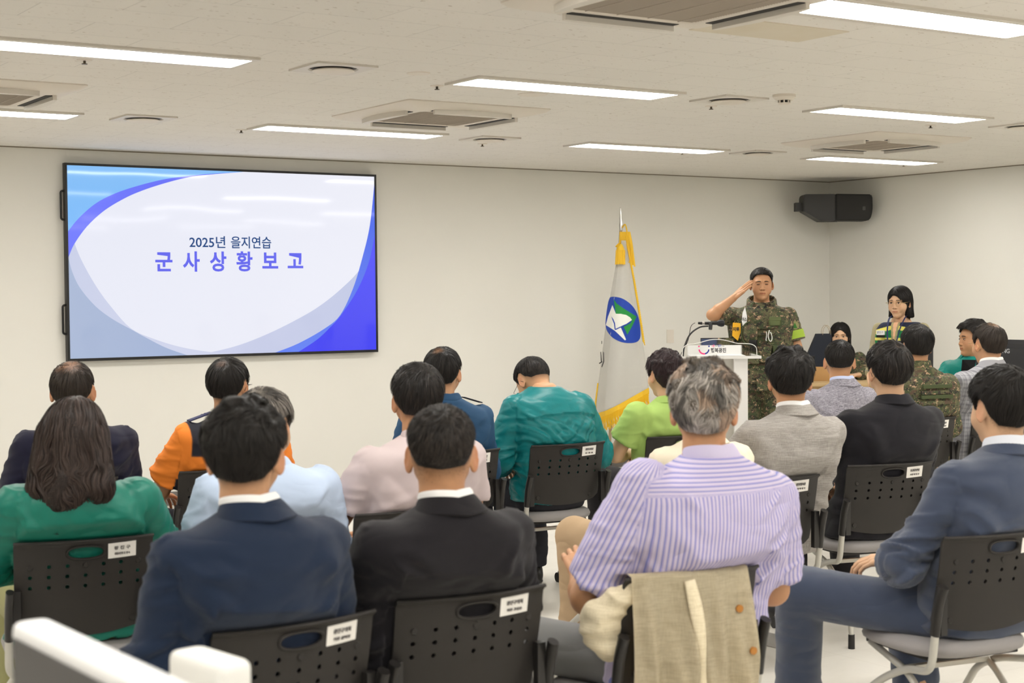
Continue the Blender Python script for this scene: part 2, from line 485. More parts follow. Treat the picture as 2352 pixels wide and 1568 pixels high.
SW, SH = TW-2*fr, TH-2.2*fr
szt = hh-fr
def uv(u, v): return (-SW/2+u*SW, szt-v*SH)
def scr(name, c0, c1=None, st=0.82, ax=0):
    t = NT(name); tc = t.n('TexCoord'); sp = t.n('SeparateXYZ'); t.l(tc.outputs['Object'], sp.inputs[0])
    a = sp.outputs[0] if ax == 0 else sp.outputs[2]
    L = SW if ax == 0 else SH
    f = t.math('ADD', t.math('DIVIDE', a, L), 0.5, True)
    col = t.mix(f, lin(c0), lin(c1 or c0))
    t.b.inputs['Base Color'].default_value = (0.01, 0.01, 0.012, 1)
    t.l(col, t.b.inputs['Emission Color']); t.b.inputs['Emission Strength'].default_value = st
    t.b.inputs['Roughness'].default_value = 0.05; t.b.inputs['Specular IOR Level'].default_value = 0.3
    n = t.n('TexNoise'); n.inputs['Scale'].default_value = 2.6; n.inputs['Detail'].default_value = 0; t.l(tc.outputs['Object'], n.inputs['Vector'])
    bp = t.n('Bump'); bp.inputs['Strength'].default_value = 0.05; bp.inputs['Distance'].default_value = 0.02; t.l(n.outputs['Fac'], bp.inputs['Height']); t.l(bp.outputs['Normal'], t.b.inputs['Normal'])
    return t.m
C1 = [(0.0, 0.3419), (0.0319, 0.2724), (0.0836, 0.1927), (0.1443, 0.1363), (0.2145, 0.0928), (0.2857, 0.0586), (0.349, 0.038), (0.4316, 0.0191), (0.5489, 0.0)]
C2 = [(0.0, 0.476), (0.0181, 0.4056), (0.057, 0.3122), (0.109, 0.2288), (0.1701, 0.1627), (0.2231, 0.1202), (0.2856, 0.0813), (0.358, 0.0451), (0.4316, 0.023), (0.5489, 0.0)]
G1 = [(0.0, 0.4759), (0.0105, 0.5497), (0.0329, 0.6349), (0.0789, 0.7324), (0.1301, 0.8011), (0.1821, 0.8533), (0.2259, 0.8974), (0.2881, 0.9552), (0.356, 1.0)]
G2 = [(0.0, 0.2845), (0.0202, 0.4093), (0.0425, 0.5051), (0.0798, 0.6241), (0.122, 0.7295), (0.1821, 0.848), (0.2526, 0.9076), (0.3426, 0.9576), (0.4441, 0.9896), (0.529, 1.0)]
R1 = [(1.0, 0.33), (0.9816, 0.416), (0.9446, 0.5357), (0.877, 0.6461), (0.8002, 0.7427), (0.7247, 0.8137), (0.6259, 0.8907), (0.5293, 0.9503), (0.4347, 0.9868), (0.356, 1.0)]
R2 = [(1.0, 0.0451), (0.9819, 0.2843), (0.9526, 0.474), (0.9183, 0.6465), (0.8714, 0.7973), (0.8149, 0.8732), (0.7241, 0.9524), (0.6449, 1.0)]
R3 = [(1.0, 0.3332), (0.9761, 0.4985), (0.9339, 0.6548), (0.8765, 0.7933), (0.8404, 0.8577), (0.7894, 0.9332), (0.7239, 1.0)]
def sm(L): return [(p.x, p.y) for p in catmull([(a, b, 0) for a, b in L], 5)]
layers = [
 ('slide_background', [(0, 0), (1, 0), (1, 1), (0, 1)], scr('slide_white', (226, 228, 240), (231, 232, 242))),
 ('slide_band', sm(R1)+[(1, 1)], scr('slide_pale', (205, 208, 232), (188, 195, 222))),
 ('slide_band', sm(G2)+[(0, 1)], scr('slide_pale_left', (196, 202, 226), (214, 216, 234))),
 ('slide_corner', sm(G1)+[(0, 1)], scr('slide_grey_blue', (166, 180, 208), (140, 160, 204))),
 ('slide_band', sm(R2)+[(1, 1)], scr('slide_blue', (98, 128, 236), (72, 98, 226), ax=2)),
 ('slide_corner', sm(R3)+[(1, 1)], scr('slide_deep_blue', (66, 66, 236), (92, 92, 246), ax=2)),
 ('slide_band', sm(C2)+[(0, 0)], scr('slide_violet', (112, 122, 248), (64, 70, 226))),
 ('slide_corner', sm(C1)+[(0, 0)], scr('slide_sky_blue', (98, 176, 250), (130, 186, 240), ax=2)),
]
scrn = None
for i, (nm, pts, m) in enumerate(layers):
    bm = nbm(); y = yb+.0055-i*.0004
    c = [bm.verts.new((uv(*p)[0], y, uv(*p)[1])) for p in pts]
    f = bm.faces.new(c); f.normal_update()
    if f.normal.y > 0: f.normal_flip()
    o = obj('screen' if i == 0 else nm, bm, m, e if i == 0 else scrn)
    if i == 0: scrn = o
    else: o['label'] = 'coloured curve of the title slide'
def TM(u, v, y=yb+.0018): # text frame on the screen
    x, z = uv(u, v)
    return Matrix.Translation((x, y, z)) @ Matrix.Rotation(PI/2, 4, 'X')
M_t1 = scr('slide_navy_text', (28, 70, 128)); M_t2 = scr('slide_violet_text', (96, 100, 232))
text_obj('slide_text', '2025년', .098, M_t1, scrn, TM(.427, .3935), .0012, .285)
text_obj('slide_text', '을지연습', .098, M_t1, scrn, TM(.5685, .3935), .0012, .33)
for ch, (u, v) in zip('군사상황보고', ((0.2869, 0.5034), (0.3732, 0.5028), (0.4593, 0.5022), (0.5452, 0.5015), (0.6313, 0.4985), (0.7172, 0.4979))):
    text_obj('slide_text', ch, .158, M_t2, scrn, TM(u, v), .0042, .132)

# ---------------------------------------------------------------- wall speaker in the corner
e = empty('wall_speaker', (10.72, 10.80, 2.25), math.radians(45))
tag(e, 'black wedge loudspeaker mounted sideways high in the room corner', 'speaker')
# wall speaker body: lies on its side, horn baffle to the right, wedge back to the left
M_spk = mat('speaker_cabinet_black', (34, 33, 32), .5, bump=(400, .15)); M_spkg = mat('speaker_grille_black', (26, 25, 24), .65, bump=(900, .4))
bm = nbm()
# outline seen from the room: x runs along the long side (local x), z is height
P = [(-.30, .10), (-.285, .125), (.0, .125), (.0, -.125), (-.14, -.125), (-.30, -.03)]
def prism_y(bm, P, y0, y1):
    a = [bm.verts.new((p[0], y0, p[1])) for p in P]; b = [bm.verts.new((p[0], y1, p[1])) for p in P]; n = len(P)
    for i in range(n): bm.faces.new((a[i], a[(i+1) % n], b[(i+1) % n], b[i]))
    bm.faces.new(a[::-1]); bm.faces.new(b)
spk = bpy.data.objects['wall_speaker']
spk.location = (10.675, 10.72, 2.33); spk.rotation_euler = (0, 0, math.radians(-33))
prism_y(bm, P, -.11, .12); fix(bm)
bmesh.ops.bevel(bm, geom=list(bm.edges), offset=.006, segments=2, affect='EDGES')
obj('cabinet', bm, M_spk, spk, 40)
bm = nbm(); Q = [(.0, .125), (.33, .118), (.342, .10), (.345, .0), (.338, -.07), (.318, -.118), (.30, -.128), (.0, -.125)]
prism_y(bm, Q, -.13, .11); fix(bm); bmesh.ops.bevel(bm, geom=list(bm.edges), offset=.01, segments=3, affect='EDGES')
g = obj('front_grille', bm, M_spkg, spk, 40)
bm = nbm(); box(bm, .25, .275, -.133, -.129, -.03, .005); obj('badge', bm, mat('badge_grey', (70, 68, 66), .4), g)
bm = nbm(); box(bm, -.36, -.29, -.05, .06, -.03, .05); box(bm, -.06, .06, .11, .33, -.05, .05); box(bm, -.10, .10, .29, .30, -.12, .12); obj('bracket', bm, M_spk, spk)

# ---------------------------------------------------------------- stacking training chairs
M_shell = mat('charcoal_chair_shell', (43, 40, 38), .5, spec=.35, bump=(700, .25))
M_sleeve = mat('black_chair_sleeve', (36, 34, 33), .35)
M_frame = mat('silver_chair_tube', (196, 194, 186), .38, metal=.35)
M_seat = mat('grey_seat_fabric', (150, 146, 145), .85, sheen=.2, bump=(1200, .4))
M_rub = mat('black_rubber', (30, 28, 28), .6)
M_lbl = mat('white_label_paper', (236, 233, 228), .6)
M_ink = mat('label_ink', (104, 100, 100), .6)

def back_y(x, z):
    """rear surface of the shell (m) at lateral x, height z"""
    t = max(0.0, (0.80-z)/0.31)
    return 0.075*t**1.15 - .004*math.sin(t*PI) + 0.034*(abs(x)/0.21)**2.1 - .012*(1 if z > .785 else 0)*(z-.785)/.015
def make_back():
    bm = nbm(); n_x, n_z = 48, 40
    def edge(z):
        t = (0.80-z)/0.31
        return .212 - .006*t - (.05*max(0, t-.86)/.14 if t > .86 else 0)
    V = {}
    for side in (0, 1):
        for i in range(n_x+1):
            for j in range(n_z+1):
                u = -1+2*i/n_x; t = j/n_z
                zb = .49+.022*abs(u)**2.2      # curved lower edge
                z = .80-(.80-zb)*t
                x = u*edge(z) if t < .97 else u*edge(z)*(1-.25*(t-.97))
                y = back_y(x, z) + (.007 if side else 0)
                V[side, i, j] = bm.verts.new((x, y, z))
    for i in range(n_x):
        for j in range(n_z):
            bm.faces.new((V[0, i, j], V[0, i+1, j], V[0, i+1, j+1], V[0, i, j+1]))
            bm.faces.new((V[1, i, j], V[1, i, j+1], V[1, i+1, j+1], V[1, i+1, j]))
    for i in range(n_x):
        for j in (0, n_z): bm.faces.new((V[0, i, j], V[1, i, j], V[1, i+1, j], V[0, i+1, j]))
    for j in range(n_z):
        for i in (0, n_x): bm.faces.new((V[0, i, j], V[0, i, j+1], V[1, i, j+1], V[1, i, j]))
    fix(bm)
    me = bpy.data.meshes.new('t'); bm.to_mesh(me); bm.free()
    o = bpy.data.objects.new('t', me); COL.objects.link(o)
    cb = nbm()
    for k in range(-3, 4):
        for r, z in enumerate((.722, .689, .655)):
            if r == 0 and k in (-3, 0, 3): continue
            x = k*.0545; cyl(cb, (x, back_y(x, z)-.03, z), .0062, .06, 14, 'y')
    P = []
    for i in range(40):
        a = 2*PI*i/40; P.append((.053*math.copysign(abs(math.cos(a))**.8, math.cos(a)), .0175*math.copysign(abs(math.sin(a))**.8, math.sin(a))+.762))
    prism_y(cb, P, -.05, .05); fix(cb)
    mc = bpy.data.meshes.new('c'); cb.to_mesh(mc); cb.free()
    c = bpy.data.objects.new('c', mc); COL.objects.link(c)
    md = o.modifiers.new('b', 'BOOLEAN'); md.operation = 'DIFFERENCE'; md.object = c; md.solver = 'EXACT'
    dg = bpy.context.evaluated_depsgraph_get(); dg.update()
    res = bpy.data.meshes.new_from_object(o.evaluated_get(dg))
    bpy.data.objects.remove(o); bpy.data.objects.remove(c)
    bm = nbm(); bm.from_mesh(res); bpy.data.meshes.remove(res)
    # raised rim round the handle hole, round plugs and a stiffening top lip
    Pr = [(x*1.07, back_y(x*1.07, (z-.762)*1.12+.762)-.0015, (z-.762)*1.16+.762) for x, z in P]
    tube(bm, Pr+[Pr[0]], .0042, 6, caps=False)
    for x, z in ((-.1635, .722), (0, .722), (.1635, .722), (-.15, .535), (.15, .535)):
        r = .0095 if z > .6 else .0115
        cyl(bm, (x, back_y(x, z)-.0035, z), r*.8, .004, 18, 'y', r2=r)
    tube(bm, [(u*.212, back_y(u*.212, .799)+.004, .799) for u in np.linspace(-1, 1, 30)], .0052, 8)
    return bm

def make_chair():
    e = empty('stacking_chair')
    obj('backrest', make_back(), M_shell, e, 35)
    # seat
    bm = nbm(); n = 36; rings = []
    def outline(k, s, z, inset):
        a = 2*PI*k/n; c, q = math.cos(a), math.sin(a)
        x = math.copysign(abs(c)**.55, c)*(.222-inset)*(1-.05*(q < 0)*abs(q)); y = math.copysign(abs(q)**.6, q)*(.225-inset)+.30
        zz = z+.010*(y > .45)*-1*(y-.45)/.07
        return (x, y, zz)
    for z, ins in ((.405, .05), (.408, .02), (.418, .004), (.432, 0), (.446, .006), (.455, .022), (.458, .05)):
        rings.append([bm.verts.new(outline(k, 1, z, ins)) for k in range(n)])
    for a, b in zip(rings, rings[1:]):
        for k in range(n): bm.faces.new((a[k], a[(k+1) % n], b[(k+1) % n], b[k]))
    bm.faces.new(rings[0][::-1])
    c = bm.verts.new((0, .29, .445))
    mid = [bm.verts.new((v.co.x*.55, .295+(v.co.y-.295)*.55, .450)) for v in rings[-1]]
    for k in range(n):
        bm.faces.new((rings[-1][k], rings[-1][(k+1) % n], mid[(k+1) % n], mid[k])); bm.faces.new((mid[k], mid[(k+1) % n], c))
    obj('seat', bm, M_seat, e, 60)
    bm = nbm(); box(bm, -.17, .17, .14, .48, .392, .406, .005); obj('seat_pan', bm, M_shell, e, 40)
    for s in (-1, 1):
        # sleeve joining shell and tube
        bm = nbm(); P = [(s*.226, .012, .655), (s*.228, .035, .59), (s*.228, .052, .50)]
        tube(bm, catmull(P, 5), .0185, 14, sx=.72, up=(1, 0, 0)); box(bm, s*.205-.012, s*.205+.012, .035, .06, .50, .65)
        obj('sleeve', bm, M_sleeve, e, 40)
        bm = nbm()
        P = round_path([(s*.228, .045, .53), (s*.228, .066, .405), (s*.205, .12, .372), (s*.18, .25, .352), (s*.19, .36, .30), (s*.255, .545, .13), (s*.262, .56, .055)], .05, 6)
        tube(bm, P, .0125, 12); leg = obj('front_leg', bm, M_frame, e, 60)
        bm = nbm(); cx = s*.262
        for d in (-.014, .014): cyl(bm, (cx+d-.006, .565, .026), .026, .012, 20, 'x')
        box(bm, cx-.008, cx+.008, .547, .578, .02, .058, .004); cyl(bm, (cx, .56, .03), .008, .035, 10)
        obj('caster', bm, M_rub, leg, 40)
        bm = nbm()
        P = round_path([(s*.165, .46, .395), (s*.165, .26, .335), (s*.168, .09, .175), (s*.17, .07, .05)], .05, 6)
        tube(bm, P, .0115, 12); leg = obj('rear_leg', bm, M_frame, e, 60)
        bm = nbm(); cyl(bm, (s*.17, .07, 0), .0145, .062, 14, r2=.014); obj('rubber_foot', bm, M_rub, leg, 40)
    bm = nbm(); box(bm, -.165, .165, .27, .295, .335, .352, .003); box(bm, -.165, .165, .43, .45, .385, .398, .003)
    obj('cross_bar', bm, M_frame, e, 40)
    # paper name label
    bm = nbm(); n = 8; a = []
    for j in (0, 1):
        row = []
        for i in range(n+1):
            x = .068+.088*i/n; z = (.784, .736)[j]+.003*(i/n)
            row.append(bm.verts.new((x, back_y(x, z)-.0012, z)))
        a.append(row)
    for i in range(n): bm.faces.new((a[0][i], a[1][i], a[1][i+1], a[0][i+1]))
    lb = obj('name_label', bm, M_lbl, e)
    return e
def label_text(chair, lines):
    lb = [c for c in chair.children if c.name.startswith('name_label')][0]
    for i, (tx, z, sz, w) in enumerate(lines):
        x = .112; x0 = .068; 
        yy = back_y(x, z)
        ang = math.atan2(back_y(.156, z)-back_y(.068, z), .088)
        M = Matrix.Translation((x, yy-.0028, z)) @ Matrix.Rotation(ang, 4, 'Z') @ Matrix.Rotation(PI/2+.2, 4, 'X')
        text_obj('label_text', tx, sz, M_ink, lb, M, 0, w, extrude=.0009)
CH0 = make_chair()
# (x of shell centre, y, rotation deg clockwise, label, lines)
def T2(a, b): return ((a, .768, .013, .052), (b, .750, .009, .050))
chairs = {
 'A1': (1.552, 3.245, -4, 'chair behind the navy blue suit jacket, close to the blurred white device', T2('광진구의회', '의원 김미영')),
 'A2': (2.06, 3.30, 3, 'nearest chair in the middle, behind the charcoal suit with white collar', T2('광진구의회', '의원 고상순')),
 'A3': (2.69, 3.20, 6, 'chair with a beige linen jacket hung over it, under the striped shirt', T2('광진구', '위원')),
 'A4': (3.885, 3.17, 10, 'nearest chair at the right, under the blue-grey suit, cut by the picture edge', T2('광진구', '위원')),
 'B1': (1.545, 4.76, 9.5, 'chair behind the long-haired woman in green, beside the navy suit elbow', T2('광 진 구', '생활보건과 조 경 숙')),
 'B2': (2.115, 4.74, 5, 'hidden chair under the grey-haired man in pale blue shirt', T2('광진구', '위원')),
 'B3': (2.685, 4.72, 0, 'chair under the pale pink polo shirt, partly hidden by the charcoal suit', T2('광진구', '위원')),
 'B4': (3.775, 4.62, 6, 'hidden chair under the cream jacket in front of the striped shirt', T2('광진구', '위원')),
 'B5': (4.335, 4.66, 10, 'chair behind the light grey linen blazer, its handle slot showing grey cloth', T2('광진경찰서장', '서장 박 재 석')),
 'B6': (5.075, 4.735, 14, 'chair behind the black blazer with its whole back, seat and tubes in view', T2('동원훈련장', '소장 최 영 진')),
 'C1': (1.99, 6.33, 0, 'hidden chair under the balding man in dark navy suit', T2('광진구', '위원')),
 'C2': (2.685, 6.33, 2, 'chair behind the orange and black uniform, half hidden by pale blue shirt', T2('광진소방서장', '이 정 우')),
 'C3': (3.895, 6.36, 4, 'chair behind the blue uniform shirt, its label beside the charcoal shoulder', T2('광진경찰서장', '박 재 석')),
 'C4': (4.508, 6.336, 4.5, 'chair behind the bowed man in teal jacket, whole back in view', T2('광진구청장', '김 경 호')),
 'C5': (5.23, 6.33, 6, 'chair under the woman in the lime green jacket', T2('광진구의회', '의장')),
 'C6': (6.22, 6.34, 8, 'chair behind the heather grey blazer, mostly hidden', T2('광진구', '위원')),
 'C7': (7.05, 6.31, 12, 'chair behind the seated soldier in camouflage vest', T2('제1대대장', '중령')),
 'C8': (7.78, 6.35, 14, 'chair under the man in grey checked jacket, by the picture edge', T2('광진구', '위원')),
}
CH = {}
for k, (x, y, r, l, tx) in chairs.items():
    c = CH0 if k == 'A1' else copy_tree(CH0)
    CH[k] = c
for k, (x, y, r, l, tx) in chairs.items():
    c = CH[k]; c.location = (x, y, 0); c.rotation_euler = (0, 0, -math.radians(r))
    tag(c, 'black-backed ' + l if not l.startswith('nearest') and not l.startswith('hidden') else 'black-backed ' + l, 'chair', 'audience chairs')
    label_text(c, tx)
# ================================================================ figure kit: smooth distance fields turned into meshes
F32 = np.float32
def cap(P, a, b, ra, rb=None):
    rb = ra if rb is None else rb
    X, Y, Z = P; ax, ay, az = a; dx, dy, dz = b[0]-ax, b[1]-ay, b[2]-az
    L2 = dx*dx+dy*dy+dz*dz+1e-12
    t = np.clip(((X-ax)*dx+(Y-ay)*dy+(Z-az)*dz)/L2, 0, 1)
    return np.sqrt((X-ax-t*dx)**2+(Y-ay-t*dy)**2+(Z-az-t*dz)**2)-(ra+(rb-ra)*t)
def ell(P, c, r, R=None):
    X, Y, Z = P[0]-c[0], P[1]-c[1], P[2]-c[2]
    if R is not None:
        X, Y, Z = (R[0][0]*X+R[1][0]*Y+R[2][0]*Z, R[0][1]*X+R[1][1]*Y+R[2][1]*Z, R[0][2]*X+R[1][2]*Y+R[2][2]*Z)
    k0 = np.sqrt((X/r[0])**2+(Y/r[1])**2+(Z/r[2])**2); k1 = np.sqrt((X/r[0]**2)**2+(Y/r[1]**2)**2+(Z/r[2]**2)**2)+1e-9
    return k0*(k0-1)/k1
def smin(a, b, k):
    h = np.clip(0.5+0.5*(b-a)/k, 0, 1); return b+(a-b)*h-k*h*(1-h)
def smax(a, b, k): return -smin(-a, -b, k)
def ss(x, a=0.0, b=1.0):
    t = np.clip((x-a)/(b-a), 0, 1); return t*t*(3-2*t)

def surf(fn, lo, hi, h):
    n = [int(math.ceil((hi[i]-lo[i])/h))+1 for i in range(3)]
    ax = [np.asarray(lo[i]+h*np.arange(n[i]), F32) for i in range(3)]
    X, Y, Z = np.meshgrid(*ax, indexing='ij')
    D = np.ascontiguousarray(fn((X, Y, Z)), F32)
    D[0], D[-1], D[:, 0], D[:, -1], D[:, :, 0], D[:, :, -1] = h, h, h, h, h, h
    D = np.clip(D, -3*h, 3*h)
    g = vdb.FloatGrid(3*h); g.copyFromArray(D)
    V, Q = g.convertToQuads(isovalue=0.0)
    V = V*h+np.array(lo)
    if len(Q) == 0: return V, Q.astype(int)
    a, b, c, d = (V[Q[:, i]] for i in range(4))
    vol = np.einsum('ij,ij->i', a, np.cross(b, c)).sum()+np.einsum('ij,ij->i', a, np.cross(c, d)).sum()
    if vol < 0: Q = Q[:, ::-1]
    return V.astype(np.float64), Q.astype(np.int64)

def normals(V, Q):
    fn_ = np.cross(V[Q[:, 2]]-V[Q[:, 0]], V[Q[:, 3]]-V[Q[:, 1]])
    N = np.zeros_like(V)
    for i in range(4): np.add.at(N, Q[:, i], fn_)
    return N/(np.linalg.norm(N, axis=1, keepdims=True)+1e-12)
def relax(V, Q, it=1, f=0.5):
    for _ in range(it):
        A = np.zeros_like(V); c = np.zeros(len(V))
        for i in range(4):
            for j in (1, 3):
                np.add.at(A, Q[:, i], V[Q[:, (i+j) % 4]]); np.add.at(c, Q[:, i], 1)
        V = V+(A/np.maximum(c, 1)[:, None]-V)*f
    return V

def _hash(i, j, k, s):
    n = (i.astype(np.int64)*374761393+j.astype(np.int64)*668265263+k.astype(np.int64)*2147483647+s*1274126177) & 0xffffffff
    n = ((n ^ (n >> 13))*1274126177) & 0xffffffff
    n = ((n ^ (n >> 16))*2246822519) & 0xffffffff
    return ((n ^ (n >> 15)) & 0xffff)/65535.0
def noise(P, s=0):
    """value noise, P (N,3) -> 0..1"""
    F = np.floor(P); f = P-F; f = f*f*(3-2*f); I = F.astype(np.int64); r = 0
    for a in (0, 1):
        for b in (0, 1):
            for c in (0, 1):
                w = (f[:, 0] if a else 1-f[:, 0])*(f[:, 1] if b else 1-f[:, 1])*(f[:, 2] if c else 1-f[:, 2])
                r = r+w*_hash(I[:, 0]+a, I[:, 1]+b, I[:, 2]+c, s)
    return r
def fbm(P, s=0, o=3):
    r = 0; a = 0.5; t = 0
    for i in range(o): r = r+a*noise(P*(2**i), s+i); t += a; a *= .5
    return r/t
def ridge(P, s=0, w=.5):
    """crease field: sharp ridges along noise mid level, 0..1"""
    n = noise(P, s)*.75+noise(P*2.1+3.3, s+9)*.25
    return np.clip(1-np.abs(n-.5)/(.5*w), 0, 1)

def mesh_np(name, V, Q, m, parent=None, col=None, gc=None, smooth=True, mi=None):
    me = bpy.data.meshes.new(name)
    nv, nq = len(V), len(Q); k = Q.shape[1]
    me.vertices.add(nv); me.vertices.foreach_set('co', np.ascontiguousarray(V, F32).ravel())
    me.loops.add(nq*k); me.loops.foreach_set('vertex_index', np.ascontiguousarray(Q, np.int32).ravel())
    me.polygons.add(nq); me.polygons.foreach_set('loop_start', np.arange(0, nq*k, k, dtype=np.int32))
    me.polygons.foreach_set('loop_total', np.full(nq, k, np.int32))
    if smooth: me.polygons.foreach_set('use_smooth', np.ones(nq, bool))
    if mi is not None: me.polygons.foreach_set('material_index', np.ascontiguousarray(mi, np.int32))
    if col is not None:
        a = me.color_attributes.new('Col', 'FLOAT_COLOR', 'POINT')
        c = np.ones((nv, 4), F32); c[:, :3] = col; a.data.foreach_set('color', c.ravel())
    if gc is not None:
        a = me.attributes.new('gc', 'FLOAT_VECTOR', 'POINT'); g = np.zeros((nv, 3), F32); g[:, :gc.shape[1]] = gc
        a.data.foreach_set('vector', g.ravel())
    me.update(calc_edges=True)
    for mm in (m if isinstance(m, (list, tuple)) else [m]): me.materials.append(mm)
    o = bpy.data.objects.new(name, me); COL.objects.link(o)
    if parent: o.parent = parent
    return o

def rotm(yaw, pitch=0.0, roll=0.0):
    """head rotation: yaw about z (ccw), pitch (+ = look down), roll"""
    return np.array(Matrix.Rotation(yaw, 3, 'Z') @ Matrix.Rotation(-pitch, 3, 'X') @ Matrix.Rotation(roll, 3, 'Y'))

# ---------------------------------------------------------------- head
def head_sdf(P, face=0, fem=False, s=1.0, jaw=1.0, ear=1.0):
    X, Y, Z = P
    P = (X/s, Y/s, Z/s); X, Y, Z = P; AX = np.abs(X); PA = (AX, Y, Z)
    d = ell(P, (0, -.014, .030), (.0765, .093, .086))
    d = smin(d, ell(P, (0, -.038, .012), (.070, .068, .074)), .02)
    d = smin(d, ell(P, (0, .028, -.012), (.066, .062, .075)), .03)
    jw = .052*jaw*(0.93 if fem else 1)
    d = smin(d, ell(P, (0, .034, -.058), (jw, .050, .056)), .022)
    d = smin(d, ell(P, (0, .060, -.098), (.022, .020, .017)), .025)
    d = smin(d, ell(PA, (.040, .046, -.036), (.026, .028, .026)), .025)
    # neck
    nr = .046 if fem else .0555
    d = smin(d, cap(P, (0, -.022, -.05), (0, -.034, -.19), nr, nr*1.12), .025)
    if face:
        d = smin(d, cap(PA, (.010, .084, .024), (.044, .070, .024), .007), .014)              # brow
        d = smax(d, -ell(PA, (.031, .098, .004), (.019, .020, .012)), .012)                   # socket
        d = smin(d, ell(PA, (.031, .0735, .003), (.0145, .0125, .0095)), .003)                # eye
        d = smin(d, cap(P, (0, .083, .008), (0, .099, -.030), .0065, .0095), .008)            # nose
        d = smin(d, ell(PA, (.011, .090, -.034), (.0085, .010, .0065)), .006)
        d = smin(d, ell(P, (0, .078, -.062), (.026, .014, .016)), .012)
        d = smin(d, cap(PA, (0, .0905, -.0585), (.017, .0835, -.060), .0042, .0022), .004)
        d = smin(d, cap(PA, (0, .0895, -.0685), (.015, .084, -.0665), .0048, .0024), .004)
        d = smax(d, -cap(PA, (0, .097, -.0632), (.022, .0865, -.0625), .0024, .0012), .002)
        d = smin(d, ell(P, (0, .074, -.096), (.017, .014, .013)), .01)
    # ears
    R = Matrix.Rotation(math.radians(-33), 3, 'Z') @ Matrix.Rotation(math.radians(8), 3, 'X')
    e = ell(PA, (.0805, -.014, -.006), (.0062, .0185*ear, .031*ear), R)
    e = smax(e, -ell(PA, (.0885, -.012, -.003), (.0065, .011, .020), R), .005)
    e = smin(e, ell(PA, (.079, -.012, -.004), (.004, .010, .022), R), .004)
    e = smin(e, ell(PA, (.078, -.006, -.031), (.006, .008, .009)), .008)
    d = smin(d, e, .005)
    return d*s
_AZ = np.radians([0, 35, 52, 66, 76, 83, 100, 112, 122, 140, 180])
HAIRLINE = dict(
    man=[.074, .070, .056, .020, -.018, .020, .030, .002, -.048, -.076, -.084],
    long=[.074, .068, .052, .010, -.03, -.05, -.06, -.07, -.10, -.12, -.12],
    bob=[.078, .066, .040, -.010, -.04, -.012, -.02, -.05, -.08, -.10, -.10])

def hair_t(p, h):
    """hair volume thickness (m) at head-space points p"""
    x, y, z = p[..., 0], p[..., 1], p[..., 2]
    az = np.abs(np.arctan2(x, y))
    zl = np.interp(az, _AZ, HAIRLINE[h['line']])+h.get('raise', 0)*np.interp(az, [0, 1.2, 2], [1, .5, 0])
    back = ss(az, 1.6, 2.3)
    fade = h['fade']*(.5+1.5*back)
    m = ss(z-zl, 0, fade)
    up = ss(z, .0, .10)
    T = h['ts']+(h['tt']-h['ts'])*up
    T = T*(1+h.get('bk', 0)*back)*(1-.72*np.exp(-((az-1.66)/.42)**2)*(1-ss(z, .035, .075)))
    T = T+h.get('front', 0)*ss(y, .03, .09)*up
    t = -.004+(T+.004)*m
    for (bx, by, bz, br, bt) in h.get('bald', ()):
        dd = np.sqrt((x-bx)**2+(y-by)**2+(z-bz)**2)
        t = t-np.maximum(t-.0022, 0)*bt*.45*(1-ss(dd, br*.1, br*1.2))
    return t
def bald_w(p, h):
    w = 0
    for (bx, by, bz, br, bt) in h.get('bald', ()):
        dd = np.sqrt((p[:, 0]-bx)**2+(p[:, 1]-by)**2+(p[:, 2]-bz)**2)*(1+.35*(noise(p*45, 41)-.5))
        w = np.maximum(w, bt*(1-ss(dd, br*.05, br*1.1)))
    return w*np.ones(len(p))

